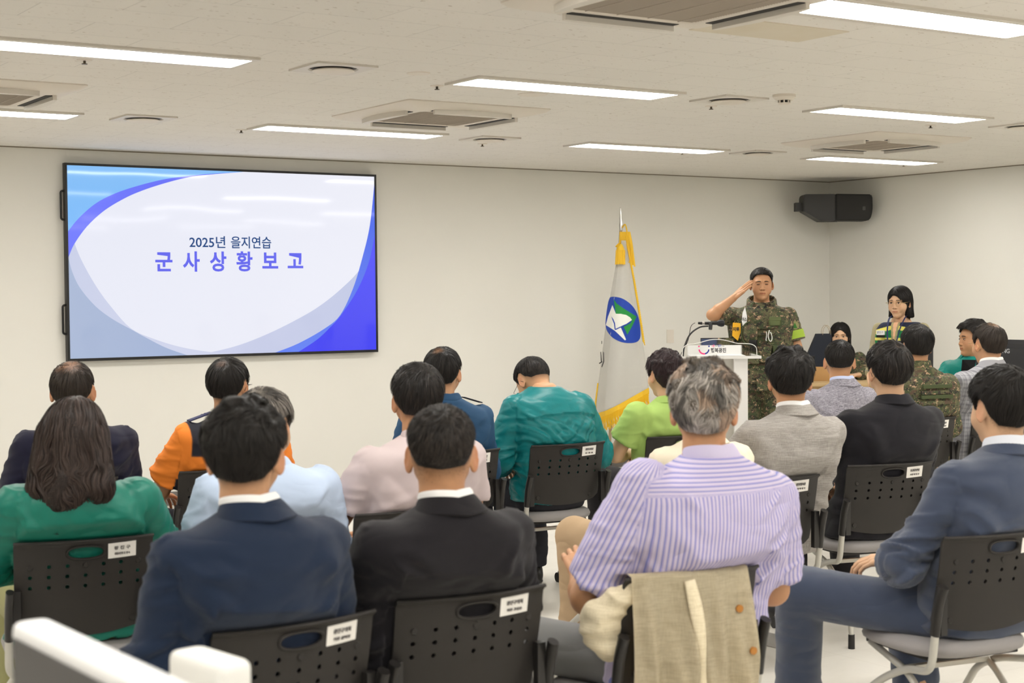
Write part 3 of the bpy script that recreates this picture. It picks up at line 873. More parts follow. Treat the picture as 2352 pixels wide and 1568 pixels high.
def strands(h, pts, nrm, n, sdf, seed, L, w, colfn, segs=6):
    """ribbons of hair following the skull from the crown outwards; returns V,Q,col"""
    r = np.random.default_rng(seed)
    t = hair_t(pts, h); dens = np.clip((t+.003)/.007, 0, 1)**1.6*(1-.93*bald_w(pts, h))+1e-6
    idx = r.choice(len(pts), n, p=dens/dens.sum())
    p = pts[idx]+r.normal(0, .0015, (n, 3)); W = np.array(h.get('whorl', (.012, -.070, .085)))
    tgt = t[idx]*r.uniform(.75, 1.12, n)+.0005
    Ls = L*r.uniform(.6, 1.25, n)*(h.get('topl', 1.0)+(1-h.get('topl', 1.0))*(1-ss(p[:, 2], .02, .10)))
    Ls = Ls*(.22+.78*np.clip(t[idx]/.0075, 0, 1))
    cl = h.get('curl', 0)
    comb = np.array(h.get('comb', (.25, .55, 0.0))); cw = h.get('cw', .5)
    path = [p]; nr = nrm[idx]
    tw = r.normal(0, .5, n); NN = []
    eps = .003
    lift = h.get('lift', .10)
    for k in range(segs):
        q = path[-1]
        g = np.stack([sdf(tuple((q+np.eye(3)[a]*eps).T))-sdf(tuple((q-np.eye(3)[a]*eps).T)) for a in range(3)], 1)
        N = g/(np.linalg.norm(g, axis=1, keepdims=True)+1e-9)
        rad = q-W
        topw = ss(q[:, 2], .03, .11)*(ss(q[:, 1], -.06, .0))
        d = rad/(np.linalg.norm(rad, axis=1, keepdims=True)+.015)+np.array([0, 0, -1.0])*(h.get('grav', .55))
        sgn = comb[None, :]*np.ones((n, 1))
        if h.get('part') is not None:
            px = h['part']; sgn = np.stack([np.where(q[:, 0] > px, 1, -1)*abs(comb[0]), np.full(n, comb[1]), np.zeros(n)], 1)
        d = d*(1-cw*topw[:, None])+sgn*(cw*topw[:, None])*1.3
        if cl:
            nz = np.stack([noise(q*h.get('cf', 45)+s_*11.1, 31+s_)-.5 for s_ in range(3)], 1)
            d = d+nz*cl*2
        else:
            nz = np.stack([noise(q*28+s_*7.7, 61+s_)-.5 for s_ in range(3)], 1); d = d+nz*h.get('mess', .5)
        d = d-N*np.sum(d*N, 1, keepdims=True)
        d = d/(np.linalg.norm(d, axis=1, keepdims=True)+1e-9)+N*lift*(k/segs)
        q2 = q+d*(Ls/segs)[:, None]
        if h['line'] == 'man':
            mv = np.clip((hair_t(q2, dict(h, bald=()))+.0012)/.004, .05, 1); q2 = q+(q2-q)*mv[:, None]
        if h.get('free') is None:
            dd = sdf(tuple(q2.T)); q2 = q2+N*np.clip(tgt-dd, -.004, .004)[:, None]
        path.append(q2); NN.append(N)
    NN.append(NN[-1])
    Vs, k1 = [], segs+1
    for k in range(k1):
        a = path[min(k+1, segs)]-path[max(k-1, 0)]; a = a/(np.linalg.norm(a, axis=1, keepdims=True)+1e-9)
        s_ = np.cross(a, NN[k]); s_ = s_/(np.linalg.norm(s_, axis=1, keepdims=True)+1e-9)
        s_ = s_*np.cos(tw)[:, None]+NN[k]*np.sin(tw)[:, None]
        ww = w*(1-(k/segs)**2*.85)
        Vs += [path[k]-s_*ww/2, path[k]+s_*ww/2]
    V = np.stack(Vs, 1).reshape(-1, 3)         # strand major, 2*k1 per strand
    base = (np.arange(n)*2*k1)[:, None]
    Q = np.concatenate([base+np.array([2*k, 2*k+1, 2*k+3, 2*k+2]) for k in range(segs)], 0)
    c = colfn(r, p); C = np.repeat(c, 2*k1, 0)
    return V, Q, C

def hair_mat(name, col, rough=.42):
    m = mat(name, col, rough, spec=.32, attr=True)
    return m

def merge(parts):
    V = np.concatenate([p[0] for p in parts]); off = np.cumsum([0]+[len(p[0]) for p in parts[:-1]])
    Q = np.concatenate([p[1]+o for p, o in zip(parts, off)]); C = np.concatenate([p[2] for p in parts])
    return V, Q, C

def skin_mat(name, col):
    if name in MATS: return MATS[name]
    m = mat(name, col, .48, spec=.4, attr=True, bump=(350, .12))
    b = m.node_tree.nodes['Principled BSDF']
    b.inputs['Subsurface Weight'].default_value = .08; b.inputs['Subsurface Radius'].default_value = (.012, .005, .003); b.inputs['Subsurface Scale'].default_value = .22
    return m

# ---------------------------------------------------------------- torso, arms, legs
def unit(v): v = np.asarray(v, float); return v/(np.linalg.norm(v)+1e-12)

class Body:
    """joint layout of one person in own frame: +y forward, x to own right"""
    def __init__(b, o):
        b.o = o
        b.zb = o.get('zb', .44); b.hc = np.array(o['head'], float); b.sc = o.get('hs', 1.0)
        b.R = rotm(math.radians(o.get('yaw', 0)), math.radians(o.get('nod', 0)), math.radians(o.get('tilt', 0)))
        lean = np.array(o.get('neckoff', (0, -.035, -.122)))
        b.c7 = b.hc+lean
        b.py = o.get('py', .225); b.w = o.get('w', 1.0); b.dp = o.get('dp', 1.0); b.bow = o.get('bow', .03)
        b.px = o.get('px', 0.0)
        b.ty = math.radians(o.get('ty', 0))     # torso twist
        zs = b.zb+(b.c7[2]-b.zb)*.855
        cx, cy = b.axis(zs)
        sh = .178*b.w; c, s = math.cos(b.ty), math.sin(b.ty)
        b.S = {k: np.array([cx+k*sh*c, cy+k*sh*s+.005, zs-.005+k*o.get('shtilt', 0)]) for k in (-1, 1)}
        arms = o.get('arms', {})
        b.E, b.W = {}, {}
        for k in (-1, 1):
            a = arms.get(k) or {}
            S_ = b.S[k]
            b.E[k] = np.array(a.get('e', (S_[0]+k*.055, S_[1]+.05, S_[2]-.265)))
            b.W[k] = np.array(a.get('w', (k*.085, b.py+.23, .665)))
            # keep plausible bone lengths when only targets are given
        legs = o.get('legs', {})
        b.HP = {k: np.array([b.px+k*.095, b.py, b.zb+.075]) for k in (-1, 1)}
        b.K = {k: np.array(legs.get(k, {}).get('k', (k*.14, b.py+.42, .535))) for k in (-1, 1)}
        b.A = {k: np.array(legs.get(k, {}).get('a', (k*.14, b.py+.40, .10))) for k in (-1, 1)}
    def axis(b, z):
        t = np.clip((z-b.zb)/(b.c7[2]-b.zb), -.3, 1.15)
        return b.px+(b.c7[0]-b.px)*t, b.py+(b.c7[1]-b.py)*t-b.bow*np.sin(np.clip(t, 0, 1)*PI)
    PROF_S = [-.1, 0, .15, .35, .55, .72, .84, .91, .96, 1.0, 1.05, 1.15]
    PROF_M = ([.170, .180, .178, .168, .176, .188, .190, .172, .122, .076, .060, .056], [.125, .130, .128, .118, .120, .120, .108, .094, .084, .074, .065, .058])
    PROF_F = ([.175, .185, .175, .148, .152, .160, .152, .122, .088, .064, .052, .048], [.120, .125, .115, .100, .108, .108, .095, .080, .070, .060, .054, .050])
    def torso(b, P, g=0.0, top=1.12, bot=-.08):
        X, Y, Z = P; t = (Z-b.zb)/(b.c7[2]-b.zb)
        pw, pd = b.PROF_F if b.o.get('fem') else b.PROF_M
        belly = b.o.get('belly', 0)
        gt = g*(1-.75*ss(t, .88, 1.0)); ww = b.w+(1-b.w)*ss(t, .86, 1.0)
        w = np.interp(t, b.PROF_S, pw)*ww+gt; d = np.interp(t, b.PROF_S, pd)*b.dp+gt
        cx, cy = b.axis(Z)
        x, y = X-cx, Y-cy
        c, s = math.cos(b.ty), math.sin(b.ty)
        x, y = x*c+y*s, -x*s+y*c
        if belly: d = np.where(y > 0, d+belly*np.exp(-((t-.3)/.22)**2), d)
        e = 2.35
        q = (np.abs(x/w)**e+np.abs(y/d)**e)**(1/e)
        dist = (q-1)*np.minimum(w, d)*.9
        H_ = b.c7[2]-b.zb
        dist = smax(dist, (t-top)*H_, .01); dist = smax(dist, (bot-t)*H_, .015)
        return dist
    def arm(b, P, k, r):
        rs, re, rw = r; S_, E_, W_ = b.S[k], b.E[k], b.W[k]
        d = cap(P, S_, E_, rs, re)
        d = smin(d, cap(P, E_, W_, re, rw), .02)
        return d
    def chair_cut(b, P, gap=.008):
        X, Y, Z = P
        t = np.clip((.80-Z)/.31, 0, 1.4)
        by = .075*t**1.15+.034*np.minimum(np.abs(X)/.21, 1.15)**2.1+gap-np.clip(Z-.80, 0, 1)*1.4
        return by-Y

def dots(V, a, b_):
    d = b_-a; L = np.linalg.norm(d); t = (V-a)@d/L; return t, L

def keep_off(V, gap):
    x, y, z = V.T; t = np.clip((.80-z)/.31, 0, 1.4)
    by = .075*t**1.15+.034*np.minimum(np.abs(x)/.21, 1.15)**2.1+gap-np.clip(z-.80, 0, 1)*1.4
    m = (y < by) & (np.abs(x) < .23) & (y > by-.12) & (z > .44)
    V = V.copy(); V[m, 1] = by[m]; return V

def upper_garment(b, name, m, parent, g=.012, h=.009, sleeve='long', hem=.03, folds=1.0, seed=1, pad=0.0, colfn=None, flap=None,
                  rs=None, top=1.01, k=.022, collar_r=None, seated=True, yoke_flip=False, crisp=0.0, smooth=1, cuff=0.0, slv_frac=.55):
    o = b.o; H_ = b.c7[2]-b.zb
    rr = rs or (.057, .050, .040)
    rr = tuple(x*o.get('armr', 1.0)+g*.55 for x in rr)
    seat = seated and b.zb < .6
    ends = {}
    def fn(P):
        d = b.torso(P, g, top=top, bot=-hem)
        if pad:
            for s_ in (-1, 1):
                S_ = b.S[s_]; d = smin(d, ell(P, (S_[0]-s_*.012, S_[1], S_[2]+.024), (.058, .056, .030+pad*.5)), .03)
        if sleeve != 'none':
            for s_ in (-1, 1):
                S_, E_, W_ = b.S[s_], b.E[s_], b.W[s_]
                if sleeve == 'long':
                    a = cap(P, S_, E_, rr[0]*.94, rr[1]); a = smin(a, cap(P, E_, W_-unit(W_-E_)*.01, rr[1], rr[2]), .022)
                    n = unit(W_-E_); a = smax(a, (P[0]-W_[0])*n[0]+(P[1]-W_[1])*n[1]+(P[2]-W_[2])*n[2]-.002, .006)
                else:
                    n = unit(E_-S_); L = np.linalg.norm(E_-S_)*slv_frac
                    a = cap(P, S_, S_+n*(L+.06), rr[0], rr[0]*.98+cuff)
                    C = S_+n*L
                    a = smax(a, (P[0]-C[0])*n[0]+(P[1]-C[1])*n[1]+(P[2]-C[2])*n[2], .005)
                d = smin(d, a, k)
        if seat:
            X, Y, Z = P
            d = smax(d, (.462-Z), .012)
            if not o.get('nocut'): d = smax(d, b.chair_cut(P), .02)
        return d
    pts = [b.c7]+[b.S[s_] for s_ in (-1, 1)]+[np.array([b.px, b.py, b.zb-hem*H_-.02])]
    if sleeve == 'long': pts += [b.E[-1], b.E[1], b.W[-1], b.W[1]]
    else: pts += [b.S[s_]+(b.E[s_]-b.S[s_])*.8 for s_ in (-1, 1)]
    pts = np.array(pts); lo = pts.min(0)-np.array([.17, .19, .10]); hi = pts.max(0)+np.array([.17, .19, .12])
    lo[0] = min(lo[0], b.px-.26); hi[0] = max(hi[0], b.px+.26)
    V, Q = surf(fn, lo, hi, h)
    V = relax(V, Q, smooth, .5)
    N = normals(V, Q)
    # which piece each vertex belongs to
    P = tuple(V.T)
    dt = b.torso(P, g, top=top, bot=-hem)
    region = np.zeros(len(V), int); gc = np.zeros((len(V), 2)); best = dt.copy()
    tz = (V[:, 2]-b.zb)/H_
    gc[:, 0] = (V[:, 0]-b.axis(V[:, 2])[0]); gc[:, 1] = V[:, 2]
    yoke = tz > o.get('yoke_at', .80)
    along = np.zeros(len(V))
    if sleeve != 'none':
        for s_ in (-1, 1):
            S_, E_, W_ = b.S[s_], b.E[s_], b.W[s_]
            da = cap(P, S_+(E_-S_)*.12, E_, rr[0], rr[1])
            if sleeve == 'long': da = np.minimum(da, cap(P, E_, W_, rr[1], rr[2]))
            mk = da < best-.004
            region[mk] = s_; best = np.minimum(best, da)
            ax = unit(E_-S_); t1, L1 = dots(V, S_, E_); ax2 = unit(W_-E_); t2, L2 = dots(V, E_, W_)
            al = np.where(t1 < L1, t1, L1+np.maximum(t2, 0))
            side = unit(np.cross(ax, [0, 1, 0])); fr = np.cross(ax, side)
            ang = np.arctan2((V-S_)@side, (V-S_)@fr)
            gc[mk, 0] = ang[mk]*.06; gc[mk, 1] = al[mk]; along[mk] = al[mk]/L1
    # folds
    disp = np.zeros(len(V))
    if folds:
        q = V.copy(); q[:, 0] = q[:, 0]-b.axis(q[:, 2])[0]
        wz = noise(q*np.array([5, 5, 5]), seed)*.10
        low = np.exp(-((tz-.32)/.30)**2); tor = region == 0
        # shallow sideways drapes low on the back, diagonal pulls from the armholes
        r1 = ridge(np.stack([q[:, 0]*3.0, q[:, 1]*3, (q[:, 2]+wz*.8+.25*np.abs(q[:, 0]))*15], 1), seed, .42)
        r2 = ridge(np.stack([q[:, 0]*5, q[:, 1]*4, (q[:, 2]-.9*np.abs(q[:, 0])+wz)*11], 1), seed+3, .42)
        arm_m = np.exp(-((np.abs(q[:, 0])-.15)/.06)**2)*ss(tz, .3, .55)*(1-ss(tz, .80, .9))
        soft = noise(np.stack([q[:, 0]*6, q[:, 1]*6, q[:, 2]*7], 1), seed+5)-.5
        disp += tor*((r1-.3)*low*.011+(r2-.25)*arm_m*.012+soft*.012*(1-ss(tz, .85, .98)))
        if crisp:
            r3 = ridge(np.stack([q[:, 0]*4+2, q[:, 1]*3, (q[:, 2]-.75*np.abs(q[:, 0])+wz*1.5)*30], 1), seed+21, .35)
            r4 = ridge(np.stack([q[:, 0]*5, q[:, 1]*4, (q[:, 2]+.45*q[:, 0]+wz)*24], 1), seed+22, .35)
            disp += tor*(r3*.006+r4*.005-.003)*crisp*(1-ss(tz, .70, .86))
        if sleeve != 'none':
            for s_ in (-1, 1):
                mk = region == s_
                al = gc[:, 1]
                rA = ridge(np.stack([gc[:, 0]*9, gc[:, 0]*0+s_*4, al*24+gc[:, 0]*14], 1), seed+11, .45)
                el = np.exp(-((along-1.0)/.30)**2)+.35
                disp += mk*((rA-.3)*.0095*el+soft*.008)
        disp *= folds
    if flap is not None:   # a cape-like yoke that ends in a step
        zf = b.zb+H_*(flap+.035*np.clip(np.abs(V[:, 0]-b.px)/.18, 0, 1)**2*-1)
        disp += (region == 0)*np.where(V[:, 2] > zf, .008, -.003)*(N[:, 1] < .2)
    V = V+N*disp[:, None]
    if seat and not o.get('nocut'): V = keep_off(V, .0105)
    col = None
    if colfn is not None: col = colfn(V, region, tz, along, N, gc)
    gcy = gc.copy()
    ymask = (region == 0) & yoke & yoke_flip
    gcy[ymask, 0] = V[ymask, 2]+.0*gc[ymask, 0]
    out = mesh_np(name, V, Q, m, parent, col=col, gc=np.concatenate([gcy, ymask[:, None]*1.0], 1))
    return out

def collar(b, name, m, parent, r=.066, h=.045, z0=-.035, flare=.014, th=.004, open_=60, fall=True, n=40, yoff=0.0, side=.010, lift=0.0, col=None, drop=.035, sx=1.0):
    """turned-down collar band round the neck; open_ = half gap at the front in degrees"""
    c = b.c7.copy(); hd = b.hc+np.array([0, -.03, -.11])*1.0
    ax = unit(b.hc+b.R@np.array([0, -.03, -.06])-b.c7)
    bm = nbm(); rows = []
    prof_in = [(0, 0.0), (h*.5, .001), (h, .002)]
    prof_out = [(h*1.06, th), (h*.9, th*2.2), (h*.45, th*2+flare*.5), (h*.05, th*2+flare), (-h*.08, th*1.2+flare)] if fall else [(h*1.02, th*.6), (h*.9, th), (0, th)]
    pr = prof_in+prof_out
    for i in range(n+1):
        a = math.radians(-180+open_)+math.radians(360-2*open_)*i/n   # 0 = back
        f = (1-math.cos(a))/2         # 0 back .. 1 front
        row = []
        for (hh, rr_) in pr:
            R_ = r+rr_
            p = np.array([math.sin(a)*R_*sx, -math.cos(a)*R_*.98, 0])
            zz = z0+lift+hh-f*drop+side*abs(math.sin(a))
            q = c+p+ax*zz*1.0+np.array([0, yoff, 0])
            row.append(bm.verts.new(q))
        rows.append(row)
    k = len(pr)
    for A_, B_ in zip(rows, rows[1:]):
        for j in range(k):
            j2 = (j+1) % k
            bm.faces.new((A_[j], A_[j2], B_[j2], B_[j]))
    bm.faces.new(rows[0][::-1]); bm.faces.new(rows[-1]); fix(bm)
    return obj(name, bm, m, parent, 50)

def trousers(b, m, parent, g=.012, h=.012, name='trousers', seed=3, short=None, folds=1.0, colfn=None):
    sit = b.zb < .6
    rt, rk, ra = b.o.get('legr', (.082, .062, .050))
    def fn(P):
        d = ell(P, (b.px, b.py-.01, b.zb+.075), (.178*b.w, .125*b.dp, .11)) if sit else smin(cap(P, (b.px-.085, b.py, b.zb+.0), (b.px-.07, b.py, b.zb+.12), .105, .10), cap(P, (b.px+.085, b.py, b.zb+.0), (b.px+.07, b.py, b.zb+.12), .105, .10), .03)
        for k in (-1, 1):
            leg = cap(P, b.HP[k]+np.array([0, .0, -.01]), b.K[k], rt+g*.4, rk+g*.6)
            n = unit(b.A[k]-b.K[k]); E = b.A[k] if short is None else b.K[k]+(b.A[k]-b.K[k])*short
            sh = cap(P, b.K[k], b.A[k], rk+g*.5, ra+g)
            sh = smax(sh, (P[0]-E[0])*n[0]+(P[1]-E[1])*n[1]+(P[2]-E[2])*n[2]-.01, .006)
            d = smin(d, smin(leg, sh, .02), .03)
        if sit:
            d = smax(d, np.where(P[1] < b.py+.24, .459-P[2], -.05), .008)
            if not b.o.get('nocut'): d = smax(d, b.chair_cut(P, .012), .02)
        return d
    pts = np.array([b.HP[-1], b.HP[1], b.K[-1], b.K[1], b.A[-1], b.A[1]])
    lo = pts.min(0)-np.array([.15, .17, .05]); hi = pts.max(0)+np.array([.15, .15, .16])
    V, Q = surf(fn, lo, hi, h); V = relax(V, Q, 1, .5); N = normals(V, Q)
    disp = np.zeros(len(V)); 
    for k in (-1, 1):
        near = np.exp(-(np.linalg.norm(V-b.K[k], axis=1)/.12)**2); hp = np.exp(-(np.linalg.norm(V-b.HP[k]-np.array([0, .08, 0]), axis=1)/.13)**2)
        u = unit(b.K[k]-b.HP[k]); al = (V-b.HP[k])@u
        rr_ = ridge(np.stack([al*22, V[:, 0]*5, V[:, 2]*14], 1), seed+k, .8)
        disp += rr_*.007*(near+.8*hp)
        n2 = unit(b.A[k]-b.K[k]); al2 = (V-b.K[k])@n2
        disp += (al2 > 0)*(ridge(np.stack([V[:, 0]*8, V[:, 1]*8, al2*12], 1), seed+7, .8)*.003+np.exp(-((al2-.36)/.05)**2)*ridge(np.stack([V[:, 0]*3, V[:, 1]*3, al2*30], 1), seed+8, .8)*.008)
    V = V+N*(disp*folds)[:, None]
    if sit and not b.o.get('nocut'): V = keep_off(V, .0105)
    col = colfn(V) if colfn else None
    return mesh_np(name, V, Q, m, parent, col=col, gc=V[:, :2])

def shoes(b, m, parent, sole=None, name='shoe'):
    for k in (-1, 1):
        A = b.A[k]; f = unit([b.o.get('toe', {}).get(k, k*.18), 1, 0]); s_ = np.array([f[1], -f[0], 0])
        g0 = np.array([A[0], A[1], 0.0]); R = np.stack([s_, f, [0, 0, 1]], 1)
        def fn(P):
            X, Y, Z = P[0]-g0[0], P[1]-g0[1], P[2]
            x = X*s_[0]+Y*s_[1]; y = X*f[0]+Y*f[1]; L = (x, y, Z)
            d = ell(L, (0, .105, .028), (.046, .105, .040)); d = smin(d, ell(L, (0, -.02, .045), (.036, .052, .052)), .03)
            d = smin(d, cap(L, (0, -.005, .07), (0, -.005, .10), .036), .02)
            d = smin(d, ell(L, (0, .055, .060), (.034, .06, .034)), .02)
            so = ell(L, (0, .07, .012), (.050, .145, .016)); d = smin(d, so, .004)
            return smax(d, .002-Z, .003)
        c = g0+f*.06
        V, Q = surf(fn, c-np.array([.19, .19, .0]), c+np.array([.19, .19, .15]), .006)
        mesh_np(name, V, Q, m, parent)

def hand_caps(W, d, up, k, curl=.45, spread=.10, s=1.0, thumb=.6):
    """capsules for a hand: W wrist, d finger direction, up back-of-hand direction, k=+1 thumb toward +side"""
    d = unit(d); up = unit(np.asarray(up)-d*np.dot(up, d)); side = np.cross(d, up)*k   # toward thumb
    C = []
    kn = [W+d*.088*s+side*(.027-.018*i)*s+up*(.004-.0022*abs(i-1.3))*s-d*(.004*max(0, i-1))*s for i in range(4)]
    for i in range(4): C.append((W+side*(.014-.009*i)*s, kn[i], .0155*s, .0105*s))
    C.append((W+d*.03*s+side*.01*s, W+d*.07*s-side*.012*s, .0165*s, .0145*s))
    ln = [(.041, .025, .020), (.045, .028, .021), (.042, .026, .020), (.032, .019, .018)]
    for i in range(4):
        p = kn[i]; dd = unit(d+side*spread*(1.5-i)*.5); a = 0
        for j, L in enumerate(ln[i]):
            a += curl*(.55+.25*j+.05*i)
            q = dd*math.cos(a)-up*math.sin(a)
            p2 = p+q*L*s; r0 = (.0088, .0082, .0074)[j]*s*(.92 if i == 3 else 1)
            C.append((p, p2, r0, r0*.93)); p = p2
    t0 = W+d*.022*s+side*.018*s-up*.006*s; t1 = W+d*.052*s+side*(.036+.012*thumb)*s-up*.012*s
    t2 = t1+unit(d*.9+side*(.5*thumb)-up*.25)*.032*s; t3 = t2+unit(d*1.0+side*(.15*thumb-.1)-up*.3)*.027*s
    C += [(t0, t1, .0145*s, .0115*s), (t1, t2, .0110*s, .0098*s), (t2, t3, .0096*s, .0084*s)]
    return C

def person(o):
    """o: dict with keys head, skin, hair, top ... returns root"""
    root = empty('person', o['loc'], o.get('rz', 0)); tag(root, o['label'], 'person', o.get('group'))
    b = Body(o); near = o.get('near', 1)
    fine = {2: .003, 1: .0038, 0: .0045}[near]
    if o.get('face'): fine = .0024
    sk = skin_mat('skin_'+o.get('tone', 'a'), {'a': (200, 154, 118), 'b': (190, 142, 105), 'c': (212, 171, 137), 'd': (172, 124, 92)}[o.get('tone', 'a')])
    fem = o.get('fem', False); hk = dict(face=o.get('face', 0), fem=fem, s=b.sc, jaw=o.get('jaw', 1), ear=o.get('ear', 1))
    # ---- head in head space
    V, Q = surf(lambda P: head_sdf(P, **hk), (-.105*b.sc, -.125*b.sc, -.20), (.105*b.sc, .125*b.sc, .13*b.sc), fine)
    V = relax(V, Q, 1, .15 if o.get('face') else .35)
    hd = o['hair']
    c = np.ones((len(V), 3)); c *= (.95+.1*noise(V*40, 3))[:, None]
    ax_ = np.abs(V[:, 0])/b.sc
    earm = ss(ax_, .074, .084)*ss(V[:, 2], -.05, -.035)
    c *= 1-earm[:, None]*np.array([.02, .16, .18])
    if hd:
        tt = hair_t(V/b.sc, dict(hd, bald=())); sh = ss(tt, -.0035, .002)*hd.get('stub', .75)
        hc_ = np.array(hd.get('stubcol', (.10, .09, .09)))
        c = c*(1-sh[:, None])+c*hc_*sh[:, None]
    if o.get('face'):
        x, y, z = V[:, 0]/b.sc, V[:, 1]/b.sc, V[:, 2]/b.sc; ax = np.abs(x); fr = y > .055
        def pt(mask, col, f=1.0):
            w = (mask*fr)[:, None]*f; return c*(1-w)+np.array(col)*w
        lip = np.exp(-((z+.0635)/.0065)**2)*ss(.024-ax, 0, .006); c = pt(lip, (.78, .42, .38), .75)
        line = np.exp(-((z+.0632-.00)/.0016)**2)*ss(.024-ax, 0, .004); c = pt(line, (.35, .16, .14), .8)
        brow = np.exp(-((z-(.024+.12*(ax-.03)*(ax < .035)-.35*np.maximum(ax-.035, 0)))/.0046)**2)*ss(ax, .010, .016)*ss(.049-ax, 0, .008); c = pt(brow, (.3, .25, .22), .6 if not fem else .4)
        sq = o.get('squint', .5)
        hh = .0058*(1-sq)+.0014
        eye = np.exp(-((z-.003)/hh)**4)*ss(.044-ax, 0, .005)*ss(ax, .018, .023)
        c = pt(eye, (.95, 1.0, 1.05) if sq < .5 else (.3, .22, .2), .55 if sq < .5 else .9)
        iris = np.exp(-(((ax-.031-o.get('gaze', 0))/.0062)**4))*np.exp(-((z-.003)/(hh*1.05))**4); c = pt(iris, (.4, .3, .25), .2)
        lid = np.exp(-((z-.003-hh*1.15)/.0019)**2)*ss(.045-ax, 0, .004)*ss(ax, .017, .022); c = pt(lid, (.10, .07, .06), .97)
        nos = np.exp(-((z+.0385)/.003)**2)*np.exp(-((ax-.009)/.004)**2); c = pt(nos, (.35, .18, .14), .7)
        ck = np.exp(-((ax-.042)/.016)**2-((z+.03)/.018)**2); c = c*(1-ck[:, None]*np.array([0, .07, .07]))
    Vw = V@b.R.T+b.hc
    parts = [(Vw, Q, c)]
    # ---- hidden trunk and legs, bare arms
    def core(P):
        d = b.torso(P, -.034, top=1.05, bot=-.08 if b.zb < .6 else -.01)
        if b.zb < .6: d = smax(d, b.chair_cut(P, .045), .02)
        for k in (-1, 1):
            d = smin(d, cap(P, b.HP[k], b.K[k], .055, .045), .02); d = smin(d, cap(P, b.K[k], b.A[k], .042, .034), .02)
        return d
    pts = np.array([b.c7, b.S[-1], b.S[1], b.K[-1], b.K[1], b.A[-1], b.A[1], [b.px, b.py, b.zb-.05]])
    V2, Q2 = surf(core, pts.min(0)-.12, pts.max(0)+.12, .018)
    parts.append((V2, Q2, np.ones((len(V2), 3))))
    for k in (-1, 1):
        S_, E_, W_ = b.S[k], b.E[k], b.W[k]; a = o.get('arms', {}).get(k) or {}
        ar = o.get('armr', 1.0)*(.86 if fem else 1)
        fd = unit(a.get('fd', (W_-E_)*.6+np.array([-k*.10, .12, -.06]))); up = a.get('up', (k*.25, -.1, 1))
        C = hand_caps(W_, fd, up, a.get('thumb', -k), a.get('curl', .45), s=.93 if fem else 1.0, spread=a.get('spread', .1))
        def fa(P):
            d = cap(P, S_, E_, .047*ar, .040*ar)
            m_ = E_+(W_-E_)*.3
            d = smin(d, cap(P, E_, m_, .037*ar, .040*ar), .02); d = smin(d, cap(P, m_, W_, .040*ar, .0255*ar), .015)
            d = smin(d, cap(P, W_, W_+fd*.03, .0235*ar, .02), .01)
            return d
        hl = a.get('hand', 0) or near > 1
        lo = np.minimum(np.minimum(S_, E_), W_)-.07; hi = np.maximum(np.maximum(S_, E_), W_)+.07
        V3, Q3 = surf(fa, lo, hi, .008)
        parts.append((V3, Q3, .95+.1*np.repeat(noise(V3*30, 5)[:, None], 3, 1)))
        def fh(P):
            d = cap(P, W_-fd*.02, W_+fd*.02, .024*ar, .02)
            for (p0, p1, r0, r1) in C[:5]: d = smin(d, cap(P, p0, p1, r0, r1), .006)
            f_ = None
            for (p0, p1, r0, r1) in C[5:]:
                q_ = cap(P, p0, p1, r0, r1); f_ = q_ if f_ is None else np.minimum(f_, q_)
            return smin(d, f_, .0035)
        pp = np.array([x for cc in C for x in cc[:2]]); lo = pp.min(0)-.025; hi = pp.max(0)+.025
        V4, Q4 = surf(fh, lo, hi, .0026 if hl else .0042); parts.append((V4, Q4, np.repeat((.93+.12*noise(V4*60, 8))[:, None], 3, 1)))
    Vb, Qb, Cb = merge(parts)
    mesh_np('body', Vb, Qb, sk, root, col=Cb)
    if o.get('face'): face_parts(b, root, o.get('squint', .5), fem, o.get('gaze', 0))
    # ---- hair
    if hd:
        hk0 = dict(hk, face=0)
        sd = lambda P: head_sdf(P, **hk0)
        hm = hair_mat('hair_'+hd['tone'], hd['col'], hd.get('rough', .5))
        tuft = hd.get('tuft', .38); tf = hd.get('tf', 55)
        def skull(P):      # skull without ears
            X, Y, Z = P[0]/b.sc, P[1]/b.sc, P[2]/b.sc; q = (X, Y, Z)
            d = ell(q, (0, -.014, .030), (.0765, .093, .086)); d = smin(d, ell(q, (0, -.038, .012), (.070, .068, .074)), .02)
            d = smin(d, ell(q, (0, .028, -.012), (.066, .062, .075)), .03); d = smin(d, cap(q, (0, -.022, -.05), (0, -.034, -.19), .05, .056), .025)
            return d*b.sc
        def fh(P):
            A = np.stack([P[0], P[1], P[2]], -1)/b.sc
            t = hair_t(A, hd)
            n_ = noise(A.reshape(-1, 3)*tf, 17).reshape(t.shape)-.5
            t = np.where(t > 0, t*(1+tuft*n_*1.6), t)
            return skull(P)-t
        lo = np.array([-.12, -.145, -.13])*b.sc; hi = np.array([.12, .13, .155])*b.sc
        Vh, Qh = surf(fh, lo, hi, fine*1.15)
        keep_v = hair_t(Vh/b.sc, hd) > -.0015
        kq = keep_v[Qh].all(1); Qh = Qh[kq]
        used = np.unique(Qh); mp = -np.ones(len(Vh), int); mp[used] = np.arange(len(used)); Vh = Vh[used]; Qh = mp[Qh]
        Nh = normals(Vh, Qh)
        cf = hd.get('colfn') or (lambda r, p: np.repeat(r.uniform(.6, 1.5, len(p))[:, None], 3, 1))
        capc = cf(np.random.default_rng(3), Vh)*.0+hd.get('capcol', .75)
        cc = noise(Vh*80, 4)
        capc = np.ones((len(Vh), 3))*np.array(hd.get('capcol', (.7, .7, .7)))*(.7+.6*cc)[:, None]
        bw = (bald_w(Vh/b.sc, hd)*(.85+.3*(cc-.5)))[:, None]
        ratio = np.array(lin({'a': (206, 152, 112), 'b': (186, 130, 92), 'c': (216, 166, 128), 'd': (170, 118, 82)}[o.get('tone', 'a')])[:3])/np.array(lin(hd['col'])[:3])*.42
        capc = capc*(1-bw)+ratio*bw
